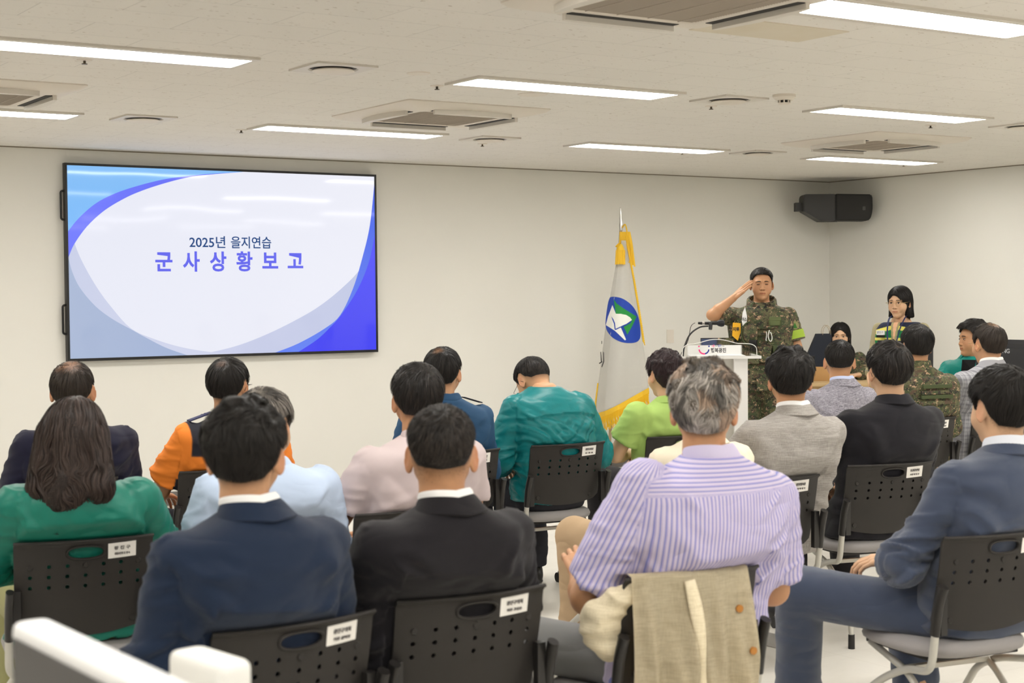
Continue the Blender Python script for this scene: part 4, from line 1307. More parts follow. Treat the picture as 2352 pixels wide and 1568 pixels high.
        n = hd.get('n', {2: 14000, 1: 8500, 0: 5000}[near])
        w = hd.get('w', .0013 if near == 2 else .0015)
        Vs, Qs, Cs = strands(hd, Vh/b.sc, Nh, n, lambda P: skull((P[0]*b.sc, P[1]*b.sc, P[2]*b.sc))/b.sc, o.get('seed', 1), hd.get('L', .04), w, cf)
        Va, Qa, Ca = merge([(Vh, Qh, capc), (Vs*b.sc, Qs, Cs)])
        if hd['line'] == 'man':      # fine short hairs over the faded edge
            tv = hair_t(V/b.sc, dict(hd, bald=())); mk = (tv > -.0038) & (tv < .004)
            if mk.sum() > 50:
                pv = V[mk]/b.sc; nv_ = normals(V, Q)[mk]
                h2 = dict(hd, bald=(), curl=0, mess=.4, lift=.15)
                r2 = np.random.default_rng(9); n2 = {2: 5000, 1: 3000, 0: 1800}[near]
                ii = r2.integers(0, len(pv), n2)
                Vt, Qt, Ct = strands(dict(h2, fade=10), pv[ii], nv_[ii], n2, lambda P: skull((P[0]*b.sc, P[1]*b.sc, P[2]*b.sc))/b.sc, 5, .008, .0005, cf, segs=2)
                Va, Qa, Ca = merge([(Va, Qa, Ca), (Vt*b.sc, Qt, Ct)])
        if 'extra' in hd:
            for (Ve, Qe, Ce) in hd['extra'](b, cf): Va, Qa, Ca = merge([(Va, Qa, Ca), (Ve, Qe, Ce)])
        mesh_np('hair', Va@b.R.T+b.hc, Qa, hm, root, col=Ca)
    return root, b

def mass_hair(b, fnM, lo, hi, h, n, flow, L, w, cf, seed=1, segs=8, capcol=(.55, .5, .5), wave=0.0, tuft=.3, tf=30, keep=None):
    """long hair: a shaped mass in head space with locks running along it"""
    def f(P):
        A = np.stack([P[0], P[1], P[2]], -1).reshape(-1, 3); q = A*np.array([tf, tf, tf*.3])
        return fnM(P)-tuft*.02*(noise(q, 5).reshape(P[0].shape)-.5)*2
    V, Q = surf(f, lo, hi, h); V = relax(V, Q, 1, .4); N = normals(V, Q)
    C = np.ones((len(V), 3))*np.array(capcol)*(.7+.6*noise(V*np.array([90, 90, 20]), 4))[:, None]
    r = np.random.default_rng(seed); idx = r.integers(0, len(V), n); p = V[idx]+N[idx]*.001
    path = [p]; NN = []; tgt = r.uniform(.0, .006, n); tw = r.normal(0, .4, n); ph = r.uniform(0, 6, n); Ls = L*r.uniform(.5, 1.2, n); e = .004
    for k in range(segs):
        q = path[-1]
        g = np.stack([fnM(tuple((q+np.eye(3)[a]*e).T))-fnM(tuple((q-np.eye(3)[a]*e).T)) for a in range(3)], 1); Nn = g/(np.linalg.norm(g, axis=1, keepdims=True)+1e-9)
        d = flow(q); lowz = ss(-q[:, 2], -.02, .16)[:, None] if wave > .5 else 0
        nz = np.stack([noise(q*(22+16*(wave > .5))+s_*7.7, 61+s_)-.5 for s_ in range(3)], 1); d = d+nz*(.35+wave*(.5+2.2*lowz))
        d = d-Nn*np.sum(d*Nn, 1, keepdims=True); d = d/(np.linalg.norm(d, axis=1, keepdims=True)+1e-9)
        q2 = q+d*(Ls/segs)[:, None]; q2 = q2+Nn*(np.clip(tgt-fnM(tuple(q2.T)), -.005, .005)*(1-.6*(k > segs*.6)*(wave > .5)))[:, None]
        path.append(q2); NN.append(Nn)
    NN.append(NN[-1]); Vs = []; k1 = segs+1
    for k in range(k1):
        a = path[min(k+1, segs)]-path[max(k-1, 0)]; a = a/(np.linalg.norm(a, axis=1, keepdims=True)+1e-9)
        s_ = np.cross(a, NN[k]); s_ = s_/(np.linalg.norm(s_, axis=1, keepdims=True)+1e-9); s_ = s_*np.cos(tw)[:, None]+NN[k]*np.sin(tw)[:, None]
        ww = w*(1-(k/segs)**2*.8); Vs += [path[k]-s_*ww/2, path[k]+s_*ww/2]
    V2 = np.stack(Vs, 1).reshape(-1, 3); base = (np.arange(n)*2*k1)[:, None]
    Q2 = np.concatenate([base+np.array([2*k, 2*k+1, 2*k+3, 2*k+2]) for k in range(segs)], 0); C2 = np.repeat(cf(r, p), 2*k1, 0)
    Va, Qa, Ca = merge([(V, Q, C), (V2, Q2, C2)])
    return Va, Qa, Ca

def glasses(b, parent, m, rim=.0012, full=True):
    """wire spectacles in head space"""
    bm = nbm()
    def T(p): return Vector(b.R@(np.array(p)*b.sc)+b.hc)
    for k in (-1, 1):
        P = [T((k*.032+.0205*math.cos(a), .099-abs(.4*math.cos(a))*.004, .0-.001+.0165*math.sin(a))) for a in np.linspace(0, 2*PI, 25)]
        tube(bm, P, rim, 6, caps=False)
        tube(bm, [T((k*.052, .098, .004)), T((k*.074, .088, .006)), T((k*.082, .02, .006)), T((k*.083, -.010, .004)), T((k*.082, -.026, -.016))], rim, 6)
    tube(bm, [T((-.010, .101, .003)), T((0, .104, .006)), T((.010, .101, .003))], rim, 6)
    return obj('glasses', bm, m, parent, 60)

def face_parts(b, r, squint=.5, fem=False, gaze=0.0):
    """eyebrows, eyes and mouth line fitted to the face surface"""
    s = b.sc
    def Y(x, z):
        ys = np.linspace(.045, .125, 161)
        d = head_sdf((np.full(161, x*s), ys*s, np.full(161, z*s)), face=1, fem=fem, s=s, jaw=b.o.get('jaw', 1))
        k = np.where(d < 0)[0]; return ys[k[-1]] if len(k) else .08
    def T(x, z, off=0.0): return Vector(b.R@(np.array([x, Y(x, z)+off, z])*s)+b.hc)
    mb = mat('eyebrow_black', (34, 26, 24), .8); ml = mat('lid_line', (40, 28, 24), .7); mw = mat('eye_white', (226, 218, 210), .3); mi = mat('iris_dark', (28, 18, 14), .15)
    fwd = Vector(b.R@np.array([0, 1.0, 0])); upv = Vector(b.R@np.array([0, 0, 1.0]))
    for k in (-1, 1):
        n = 9; bm = nbm(); P = [T(k*(.013+.034*i/n), .0225+.0045*math.sin(PI*(.25+.6*i/n))-.002*(i/n)**2, .0002) for i in range(n+1)]
        w = (.0019 if fem else .0027)*s
        tube(bm, P, [w*(.75+.4*math.sin(PI*i/n)-.45*(i/n)**3) for i in range(n+1)], 8, sx=1.0); obj('eyebrow', bm, mb, r, 60)
        op = .0052*(1-squint)
        bm = nbm(); m = 10; up_, lo_ = [], []
        for i in range(m+1):
            x = .0195+.0245*i/m; e_ = math.sin(PI*i/m)**.8
            up_.append(T(k*x, .0035+op*e_+.0008*i/m, .0006)); lo_.append(T(k*x, .0035-op*.8*e_+.0008*i/m, .0006))
        if squint < .6:
            a = [bm.verts.new(p) for p in up_]; c_ = [bm.verts.new(p) for p in lo_]
            for i in range(m):
                try: bm.faces.new((a[i], a[i+1], c_[i+1], c_[i]))
                except ValueError: pass
            ey = obj('eye', fix(bm), mw, r, 60)
            bm = nbm(); C = T(k*.0315+gaze, .0032, .0012); side = upv.cross(fwd)
            vs = [bm.verts.new(C+side*(math.cos(t)*.0046*s)+upv*(max(-op*.75, min(op*.95, math.sin(t)*.0050))*s)) for t in np.linspace(0, 2*PI, 21)[:-1]]
            bm.faces.new(vs); obj('iris', bm, mi, ey)
        else: bm.free()
        bm = nbm(); tube(bm, up_, [(.0008+.0007*math.sin(PI*i/m))*s*(1 if squint < .6 else 1.25) for i in range(m+1)], 6); obj('eyelid_line', bm, ml, r, 60)
    bm = nbm(); P = [T(x, -.0632-.0016*(abs(x)/.022)**2*(1 if squint > .6 else -1), .0) for x in np.linspace(-.022, .022, 13)]
    tube(bm, P, [.0005+.0007*math.sin(PI*i/12) for i in range(13)], 6); obj('mouth_line', bm, mat('mouth_line', (96, 44, 38), .6), r, 60)
# ================================================================ cloth materials
NAVY = mat('navy_suit_wool', (28, 42, 66), .88, sheen=.12, bump=(1500, .5), var=.08, fold=0.34, spec=.25)
CHAR = mat('charcoal_suit_wool', (28, 26, 31), .88, sheen=.1, bump=(1500, .5), var=.06, fold=0.34, spec=.25)
BLUEGREY = mat('blue_grey_suit_wool', (64, 74, 96), .85, sheen=.35, bump=(1300, .6), var=.14, fold=0.34, spec=.25)
DNAVY = mat('dark_navy_suit_wool', (24, 24, 46), .88, sheen=.1, bump=(1500, .5), var=.05, fold=0.3, spec=.25)
BLAZ = mat('black_blazer_wool', (25, 24, 30), .88, sheen=.1, bump=(1500, .5), var=.06, fold=0.32, spec=.25)
GREEN = mat('green_windbreaker_nylon', (26, 114, 98), .42, bump=(60, .35), var=.05, fold=0.35, spec=.25)
TEAL = mat('teal_windbreaker_nylon', (20, 120, 124), .38, bump=(60, .35), var=.05, fold=0.42, spec=.25)
TEAL2 = mat('sea_green_uniform_jacket', (14, 132, 122), .5, bump=(60, .3), var=.05, fold=0.35, spec=.25)
LBLUE = mat('pale_blue_shirt_cotton', (184, 200, 224), .75, bump=(900, .3), var=.03, fold=0.28, spec=.25)
POLO = mat('pale_pink_polo_pique', (212, 196, 196), .85, bump=(1800, .7), sheen=.1, fold=0.14, spec=.25)
LIME = mat('lime_green_jacket_cotton', (166, 196, 108), .8, bump=(900, .3), var=.03, fold=0.16, spec=.25)
CREAM = mat('cream_jacket_cotton', (232, 222, 200), .8, bump=(700, .3), var=.03, fold=0.25, spec=.25)
POL = mat('police_blue_shirt', (38, 74, 108), .7, bump=(900, .25), var=.05, fold=0.22, spec=.25)
WSH = mat('white_shirt_cotton', (240, 240, 240), .7, fold=0.2, spec=.25)
LAV = mat('pale_blue_collar_cotton', (196, 206, 240), .7)
DKT = mat('dark_trouser', (46, 46, 52), .82, bump=(900, .3), fold=0.4, spec=.25)
GRT = mat('mid_grey_trouser', (128, 128, 128), .8, bump=(900, .3), var=.08, fold=0.45, spec=.25)
TAN = mat('tan_trouser', (186, 160, 128), .8, bump=(900, .3), fold=0.4, spec=.25)
BLKT = mat('black_trouser', (36, 34, 36), .8, fold=0.4, spec=.25)
KHAKI = mat('khaki_skirt', (150, 148, 104), .8, fold=0.3, spec=.25)
BLK = mat('black_leather', (26, 24, 24), .35)
FIRE = mat('orange_black_uniform', (255, 255, 255), .7, bump=(900, .3), attr=True, fold=0.12, spec=.25)
VEST = mat('green_yellow_navy_vest', (255, 255, 255), .75, bump=(700, .3), attr=True, fold=0.25, spec=.25)
FNAVY = mat('dark_uniform_trouser', (34, 34, 44), .8, bump=(800, .3), fold=0.4, spec=.25)
def weave(name, c1, c2, sx, sz, rough=.85, thr=(.35, .65), dist=None):
    t = NT(name); tc = t.n('TexCoord')
    m1 = t.n('Mapping'); m1.inputs['Scale'].default_value = (sx, sx, sz); t.l(tc.outputs['Object'], m1.inputs['Vector'])
    n1 = t.n('TexNoise'); n1.inputs['Scale'].default_value = 1; n1.inputs['Detail'].default_value = 3
    if dist: n1.inputs['Distortion'].default_value = dist
    t.l(m1.outputs['Vector'], n1.inputs['Vector'])
    m2 = t.n('Mapping'); m2.inputs['Scale'].default_value = (sz, sz, sx); t.l(tc.outputs['Object'], m2.inputs['Vector'])
    n2 = t.n('TexNoise'); n2.inputs['Scale'].default_value = 1; n2.inputs['Detail'].default_value = 3; t.l(m2.outputs['Vector'], n2.inputs['Vector'])
    f = t.math('ADD', t.math('MULTIPLY', n1.outputs['Fac'], .6), t.math('MULTIPLY', n2.outputs['Fac'], .4))
    f = t.math('DIVIDE', t.math('SUBTRACT', f, thr[0]), thr[1]-thr[0], True)
    t.l(t.mix(f, lin(c1), lin(c2)), t.b.inputs['Base Color']); t.b.inputs['Roughness'].default_value = rough
    bp = t.n('Bump'); bp.inputs['Strength'].default_value = .25; bp.inputs['Distance'].default_value = .001; t.l(f, bp.inputs['Height']); t.l(bp.outputs['Normal'], t.b.inputs['Normal'])
    add_fold(t.t, t.b, .35); return t.m
LINEN = weave('grey_linen', (134, 129, 124), (172, 167, 162), 25, 420)
HEATH = weave('heather_grey_jersey', (104, 102, 112), (176, 172, 184), 60, 420, thr=(.38, .62), dist=.4)
BEIGE = weave('beige_linen', (214, 200, 168), (236, 224, 196), 25, 300)
def stripes():
    t = NT('lavender_striped_cotton'); a = t.n('Attribute'); a.attribute_name = 'gc'; sp = t.n('SeparateXYZ'); t.l(a.outputs['Vector'], sp.inputs[0])
    x = sp.outputs[0]
    def band(period, w, off=0.0):
        m = t.math('MODULO', t.math('ADD', t.math('ADD', x, 10.0), off), period)
        return t.math('LESS_THAN', m, w)
    c = t.mix(band(.0110, .0026), lin((190, 180, 208)), lin((126, 130, 196)))
    c = t.mix(band(.0110, .0030, .0052), c, lin((206, 197, 220)))
    c = t.mix(band(.0220, .0012, .0078), c, lin((160, 150, 208)))
    t.l(c, t.b.inputs['Base Color']); t.b.inputs['Roughness'].default_value = .75
    add_fold(t.t, t.b, .4); return t.m
STRIPE = stripes()
def plaid():
    t = NT('grey_checked_wool'); a = t.n('Attribute'); a.attribute_name = 'gc'; sp = t.n('SeparateXYZ'); t.l(a.outputs['Vector'], sp.inputs[0])
    def band(v, period, w, off=0.0): return t.math('LESS_THAN', t.math('MODULO', t.math('ADD', v, 10.0+off), period), w)
    base = lin((162, 162, 168)); dk = lin((112, 112, 120)); lt = lin((188, 188, 194))
    c = t.mix(t.math('MULTIPLY', band(sp.outputs[0], .05, .012), .55), base, dk); c = t.mix(t.math('MULTIPLY', band(sp.outputs[1], .05, .012), .55), c, dk)
    c = t.mix(t.math('MULTIPLY', band(sp.outputs[0], .05, .003, .02), .6), c, dk); c = t.mix(t.math('MULTIPLY', band(sp.outputs[1], .05, .003, .02), .7), c, dk)
    c = t.mix(t.math('MULTIPLY', band(sp.outputs[0], .025, .004, .012), .5), c, lt)
    t.l(c, t.b.inputs['Base Color']); t.b.inputs['Roughness'].default_value = .85; add_fold(t.t, t.b, .45); return t.m
PLAID = plaid()
def camo():
    t = NT('digital_camouflage'); tc = t.n('TexCoord')
    s = t.n('VectorMath', operation='SNAP'); s.inputs[1].default_value = (.0032, .0032, .0032); t.l(tc.outputs['Object'], s.inputs[0])
    def layer(scale, seed, lo):
        m = t.n('Mapping'); m.inputs['Location'].default_value = (seed, seed*2, seed*3); m.inputs['Scale'].default_value = (scale, scale, scale*1.25)
        t.l(s.outputs[0], m.inputs['Vector']); n = t.n('TexNoise'); n.inputs['Scale'].default_value = 1; n.inputs['Detail'].default_value = 4; n.inputs['Roughness'].default_value = .65
        t.l(m.outputs['Vector'], n.inputs['Vector']); return t.math('GREATER_THAN', n.outputs['Fac'], lo)
    c = t.mix(layer(17, 1.3, .50), lin((92, 90, 62)), lin((64, 74, 46)))
    c = t.mix(layer(24, 4.1, .55), c, lin((84, 66, 52)))
    c = t.mix(layer(34, 8.7, .60), c, lin((180, 148, 120)))
    c = t.mix(layer(30, 6.7, .565), c, lin((44, 42, 34)))
    c = t.mix(layer(50, 9.9, .62), c, lin((120, 122, 84)))
    t.l(c, t.b.inputs['Base Color']); t.b.inputs['Roughness'].default_value = .8; add_fold(t.t, t.b, .4); return t.m
CAMO = camo()
OLIVE = mat('olive_webbing', (66, 76, 44), .8, bump=(500, .4))
NEON = mat('neon_yellow_band', (210, 240, 92), .55)
WIRE = mat('dark_wire_frame', (40, 38, 38), .3, metal=.6)
GOLDW = mat('thin_gold_wire', (190, 160, 110), .3, metal=.9)

# ================================================================ hair styles
def dark(lo=.6, hi=1.5): return lambda r, p: np.repeat(r.uniform(lo, hi, len(p))[:, None], 3, 1)
def salt(frac, bright=9.0, warm=(1, .97, .92)):
    def f(r, p):
        g = (r.uniform(0, 1, len(p))+(noise(p*30, 77)-.5)*.8) < frac
        v = np.where(g, r.uniform(.6, 1.0, len(p))*bright, r.uniform(.6, 1.6, len(p)))
        return v[:, None]*np.where(g[:, None], np.array(warm), 1.0)
    return f
BLKC = (29, 25, 23)
def HS(**k):
    d = dict(line='man', fade=.045, ts=.008, tt=.018, tone='black', col=BLKC, L=.038); d.update(k); return d
H_A1 = HS(ts=.010, tt=.024, tuft=.75, tf=36, mess=1.8, L=.045, lift=.4, bk=.15)
H_A2 = HS(ts=.006, tt=.014, L=.022, fade=.07, colfn=salt(.30, 5), mess=.6, capcol=(.9, .88, .86), **{'raise': .006})
H_A3 = HS(ts=.013, tt=.024, curl=1.3, cf=38, tuft=.9, tf=36, L=.035, tone='light_grey', col=(142, 136, 130), fade=.04, colfn=lambda r, p: (np.where(noise(p*30, 9) > .60, .40, 1.25)*r.uniform(.5, 1.8, len(p)))[:, None]*np.where((noise(p*18, 5) > .62)[:, None], np.array([1, .80, .66]), np.array([1, 1, 1.0])), capcol=(.38, .34, .30), w=.0026)
H_A4 = HS(ts=.010, tt=.026, tuft=.35, mess=.9, L=.05, lift=.2, fade=.04)
H_B2 = HS(ts=.010, tt=.020, tone='grey', col=(110, 104, 98), colfn=lambda r, p: np.repeat((np.where(noise(p*40, 3) > .5, .35, 1.6)*r.uniform(.6, 1.4, len(p)))[:, None], 3, 1), capcol=(.6, .58, .54), L=.05, mess=.7)
H_B3 = HS(ts=.010, tt=.022, tuft=.4, mess=.9, L=.045, colfn=salt(.10, 5))
H_B5 = HS(ts=.012, tt=.027, tuft=.8, tf=34, curl=.9, cf=26, L=.05, lift=.35)
H_B6 = HS(ts=.013, tt=.025, mess=1.5, L=.06, tuft=.6, lift=.3, colfn=salt(.07, 6), bald=((.01, -.075, .10, .028, .35),))
H_C1 = HS(ts=.007, tt=.010, L=.045, col=(52, 44, 38), tone='brown_black', mess=.3, sparse=.5, bald=((.0, -.055, .105, .066, 1.0),))
H_C2 = HS(ts=.009, tt=.016, L=.045, mess=.6, sparse=.5, bald=((.0, -.075, .092, .030, .9),))
H_C3 = HS(ts=.009, tt=.016, L=.045, mess=.4, sparse=.3, bald=((-.01, -.06, .105, .034, 1.0),))
H_C4 = HS(ts=.006, tt=.012, L=.025, colfn=salt(.15, 5), fade=.06, mess=.7, **{'raise': .004})
H_C5 = HS(line='man', ts=.018, tt=.026, curl=1.0, cf=30, tuft=.6, tf=40, L=.04, tone='plum_black', col=(46, 32, 34), fade=.03, colfn=dark(.5, 2.2))
H_C6 = HS(ts=.006, tt=.011, L=.028, fade=.06, mess=.4)
H_C7 = HS(ts=.010, tt=.022, L=.035, mess=1.2, lift=.7, tuft=.4)
H_C8 = HS(ts=.010, tt=.014, L=.06, mess=.25, col=(46, 38, 33), tone='brown_black', sparse=.45, bald=((.012, -.045, .112, .056, 1.0),))
H_D1 = HS(ts=.008, tt=.030, curl=.7, cf=26, tuft=.5, tf=36, L=.05, front=.008, lift=.2, colfn=salt(.1, 4))
H_E1 = HS(ts=.005, tt=.016, L=.014, fade=.022, mess=.3, tuft=.12, comb=(.2, -.6, 0), n=9000, rough=.5, w=.0011, **{'raise': .002})
COLS = {}
def world_head(k, x, y, ztop, hair, hs=1.0):
    """head centre in the frame of chair k for a head whose hair tops out at (x, y, ztop)"""
    c = CH[k]; M = Matrix.Translation(c.location) @ Matrix.Rotation(c.rotation_euler[2], 4, 'Z')
    p = M.inverted() @ Vector((x, y, 0))
    return (p.x, p.y, ztop-(.116+hair*.9)*hs)
def sit(k, hx, hy, ztop, yaw, label, **o):
    c = CH[k]; hair = o['hair']
    o.update(loc=tuple(c.location), rz=c.rotation_euler[2], label=label, group='seated audience')
    o['head'] = world_head(k, hx, hy, ztop, hair['tt'], o.get('hs', 1.0))
    o['yaw'] = yaw-math.degrees(c.rotation_euler[2])
    if 'px' not in o: o['px'] = o['head'][0]*.6
    return person(o)
def suit(r, b, m, ms, tr=None, **k):
    kw = dict(g=.018, pad=.008, folds=2.3, h=.0075 if b.o.get('near', 1) > 1 else .0095); kw.update(k)
    upper_garment(b, 'jacket', m, r, **kw)
    cr = b.o.get('cr', 1.0)
    collar(b, 'jacket_collar', m, r, r=.068*cr, h=.040, z0=-.012, open_=62, flare=.021, side=.012)
    if ms: collar(b, 'shirt_collar', ms, r, r=.0625*cr, h=.048, z0=-.003, open_=28, flare=.003)
    trousers(b, tr or m, r); shoes(b, BLK, r)

# ---- first row (nearest)
r, b = sit('A1', 1.459, 3.34, 1.315, -34, 'person seen from behind in navy suit jacket with white collar and tousled black hair', hair=H_A1, near=2, seed=5, w=1.03, px=-.07, hs=.98, ear=1.15)
suit(r, b, NAVY, WSH, seed=4)
r, b = sit('A2', 1.993, 3.36, 1.276, -31, 'person seen from behind in charcoal jacket with close-cropped greying hair and big ears', hair=H_A2, near=2, seed=6, w=1.05, px=-.05, tone='b', ear=1.15, arms={1: dict(e=(.27, .27, .70)), -1: dict(e=(-.30, .22, .72))})
suit(r, b, CHAR, WSH, seed=9)
r, b = sit('A3', 2.811, 3.32, 1.364, -40, 'person in lavender striped short-sleeved shirt with curly grey hair, seen from behind', hair=H_A3, near=2, seed=7, w=1.16, dp=1.12, px=.08, yoke_at=.865, tone='b', hs=1.03, armr=1.15, shtilt=-.03,
           arms={-1: dict(e=(-.215, .22, .72), w=(-.125, .42, .745), hand=1, fd=(.2, .6, .35)), 1: dict(e=(.36, .16, .70))}, legs={-1: dict(k=(-.27, .62, .55), a=(-.22, .62, .10))})
upper_garment(b, 'shirt', STRIPE, r, g=.022, yoke_flip=True, sleeve='short', folds=1.5, seed=21, h=.0075, slv_frac=.86, cuff=.012, hem=.02)
collar(b, 'shirt_collar', mat('lavender_collar_cotton', (198, 190, 218), .75), r, r=.067, h=.045, z0=-.010, open_=30, flare=.012)
trousers(b, GRT, r); shoes(b, BLK, r)
r, b = sit('A4', 4.015, 3.30, 1.310, -14, 'person in blue-grey suit at the right, knee out to the side, dark side-swept hair', hair=H_A4, near=2, seed=8, w=1.03, px=.05, tone='c', legr=(.088, .070, .056),
           arms={-1: dict(e=(-.24, .20, .70), w=(-.07, .44, .665), hand=1, fd=(-.5, .5, -.1)), 1: dict(e=(.30, .2, .72))}, legs={-1: dict(k=(-.36, .58, .56), a=(-.28, .72, .11)), 1: dict(k=(.10, .64, .52), a=(.02, .42, .10))})
suit(r, b, BLUEGREY, None, seed=14)
collar(b, 'shirt_collar', mat('white_striped_cotton', (218, 222, 232), .7), r, r=.066, h=.05, z0=-.006, open_=22, flare=.012)

# ---- second row
def long_b1(b, cf):
    def M_(P):
        X, Y, Z = P
        d = ell(P, (0, -.022, .030), (.092, .104, .097))
        for k in (-1, 1): d = smin(d, cap(P, (k*.054, -.050, .0), (k*.076, -.085, -.150), .056, .056), .03)
        d = smin(d, cap(P, (0, -.07, -.02), (-.01, -.11, -.17), .07, .06), .03)
        d = smin(d, cap(P, (-.045, -.10, -.17), (-.035, -.115, -.255), .045, .018), .025)
        d = smin(d, cap(P, (.07, -.085, -.14), (.098, -.085, -.175), .035, .02), .02)
        return smax(d, Y-.045, .01)
    def flow(q): return np.stack([q[:, 0]*1.2, -.2-q[:, 1]*0-.3*(q[:, 2] > .05), -1.0+0*q[:, 0]], 1)+np.stack([q[:, 0], q[:, 1]+.02, 0*q[:, 0]], 1)*6*(q[:, 2] > .08)[:, None]
    return [mass_hair(b, M_, (-.17, -.20, -.30), (.17, .08, .14), .006, 9000, flow, .11, .0026, dark(.5, 2.4), wave=.9, tuft=.6)]
r, b = sit('B1', 1.544, 4.84, 1.242, -30, 'person with long wavy dark brown hair in green windbreaker, chair label lettered behind', fem=True, near=1, seed=11, w=1.02, tone='c', px=-.01,
           hair=HS(line='long', ts=.012, tt=.014, tone='brown', col=(46, 36, 32), n=500, extra=long_b1, colfn=dark(.5, 2)), arms={-1: dict(e=(-.29, .19, .72)), 1: dict(e=(.27, .22, .72))})
upper_garment(b, 'windbreaker', GREEN, r, g=.030, folds=1.3, crisp=.9, seed=31, h=.008, flap=.66, rs=(.066, .058, .045))
collar(b, 'jacket_collar', GREEN, r, r=.062, h=.04, z0=-.015, open_=30, flare=.012)
trousers(b, KHAKI, r); shoes(b, BLK, r)
r, b = sit('B2', 2.191, 4.85, 1.242, -52, 'person with swept grey hair in pale blue shirt, mostly hidden behind the navy suit', hair=H_B2, near=1, seed=12, w=1.05, tone='c', px=.04, nod=8)
upper_garment(b, 'shirt', LBLUE, r, g=.022, folds=1.8, seed=41, h=.009, slv_frac=.8, sleeve='short', cuff=.012)
collar(b, 'shirt_collar', LBLUE, r, r=.064, h=.04, z0=-.010, open_=30, flare=.01)
trousers(b, DKT, r); shoes(b, BLK, r)
r, b = sit('B3', 2.767, 4.83, 1.309, -22, 'person in pale pink polo shirt with thick black hair, behind the charcoal jacket', hair=H_B3, near=1, seed=13, w=1.10, tone='b', px=.07, ear=1.1, arms={-1: dict(e=(-.235, .20, .70), w=(-.16, .42, .67))})
upper_garment(b, 'polo_shirt', POLO, r, g=.020, folds=1.3, seed=51, h=.0085, slv_frac=.58, sleeve='short', cuff=.008)
collar(b, 'polo_collar', POLO, r, r=.066, h=.04, z0=-.012, open_=30, flare=.014)
trousers(b, BLKT, r); shoes(b, BLK, r)
r, b = sit('B4', 3.92, 4.66, 1.225, -40, 'person in cream jacket and tan trousers, head hidden behind the curly grey hair', hair=H_C6, near=1, seed=14, w=.93, tone='b', px=.145, hs=.97, legs={-1: dict(k=(-.11, .60, .56), a=(-.08, .62, .10))}, arms={-1: dict(e=(-.04, .26, .74), w=(.05, .46, .68)), 1: dict(e=(.33, .24, .74), w=(.25, .46, .68))})
suit(r, b, CREAM, CREAM, TAN, seed=61, folds=1.5)
r, b = sit('B5', 4.492, 4.76, 1.320, -38, 'person in light grey linen blazer with wavy black hair, in front of the lectern side', hair=H_B5, near=1, seed=15, w=1.04, tone='b', px=.10, arms={-1: dict(e=(-.20, .28, .72)), 1: dict(e=(.31, .26, .72))})
suit(r, b, LINEN, WSH, GRT, seed=71, folds=1.4)
r, b = sit('B6', 5.173, 4.86, 1.327, -27, 'person in black blazer with glasses and long-topped dark hair showing a thin crown', hair=H_B6, near=1, seed=16, w=1.15, tone='c', px=.02, arms={-1: dict(e=(-.31, .30, .72)), 1: dict(e=(.30, .26, .72))})
suit(r, b, BLAZ, None, BLKT, seed=81, folds=1.5); glasses(b, r, WIRE)

# ---- third row
r, b = sit('C1', 2.049, 6.45, 1.288, -28, 'person in dark navy suit with a bald patch on the crown, at the far left', hair=H_C1, near=0, seed=17, w=1.12, tone='b', px=.05, hs=1.03, ear=1.15)
suit(r, b, DNAVY, WSH, seed=91)
def firecol(V, region, tz, al, N, gc):
    O = np.array(lin((240, 136, 50))[:3]); K = np.array(lin((34, 34, 44))[:3]); ax = np.abs(gc[:, 0])
    d = np.maximum(ss(tz, .715, .730)*ss(.196-np.abs(V[:, 0]-.03), -.003, .003), (region == 0)*ss(ax, .164, .170)*ss(.56-tz, 0, .01))
    return O*(1-d[:, None])+K*d[:, None]
r, b = sit('C2', 2.731, 6.42, 1.283, -44, 'person in orange and black short-sleeved uniform with glasses, below the screen', hair=H_C2, near=0, seed=18, w=1.06, tone='b', px=.03, arms={-1: dict(e=(-.225, .24, .70), w=(-.15, .46, .66))}, legs={-1: dict(k=(-.24, .60, .54))})
upper_garment(b, 'uniform_shirt', FIRE, r, g=.022, sleeve='short', folds=1.4, seed=101, h=.005, colfn=firecol, slv_frac=.74, cuff=.022)
collar(b, 'shirt_collar', FNAVY, r, r=.064, h=.04, z0=-.012, open_=30, flare=.012); glasses(b, r, WIRE)
for s_ in (-1, 1):
    bm = nbm(); box(bm, -.055, .055, -.022, .022, 0, .006, .002); S_ = b.S[s_]
    for q in (-.03, -.015): box(bm, s_*q-.003, s_*q+.003, -.02, .02, .006, .0075)
    obj('shoulder_strap', bm, mat('navy_strap', (40, 44, 86), .7), r, loc=(S_[0]-s_*.05, S_[1], S_[2]+.088), rot=(0, s_*math.radians(17), 0))
trousers(b, FNAVY, r); shoes(b, BLK, r)
r, b = sit('C3', 3.840, 6.45, 1.299, -42, 'person in blue police shirt with thinning black hair, behind the thick-haired pink polo wearer', hair=H_C3, near=0, seed=19, w=1.06, tone='a', px=-.02)
upper_garment(b, 'uniform_shirt', POL, r, g=.018, folds=1.4, seed=111, h=.0095)
collar(b, 'shirt_collar', POL, r, r=.064, h=.042, z0=-.010, open_=30, flare=.008)
for s_ in (-1, 1):
    bm = nbm(); box(bm, -.05, .05, -.02, .02, 0, .005, .002); S_ = b.S[s_]
    obj('shoulder_strap', bm, FNAVY, r, loc=(S_[0]-s_*.05, S_[1], S_[2]+.084), rot=(0, s_*math.radians(17), 0))
trousers(b, FNAVY, r); shoes(b, BLK, r)
r, b = sit('C4', 4.50, 6.66, 1.222, 2, 'person in teal windbreaker with head bowed, sitting in front of the flag', hair=H_C4, near=1, seed=20, w=1.05, tone='a', nod=44, px=.0, bow=.075, neckoff=(0, -.118, -.030), arms={-1: dict(e=(-.29, .22, .74), w=(-.17, .42, .66)), 1: dict(e=(.30, .24, .72))}, legs={-1: dict(k=(-.22, .60, .54))})
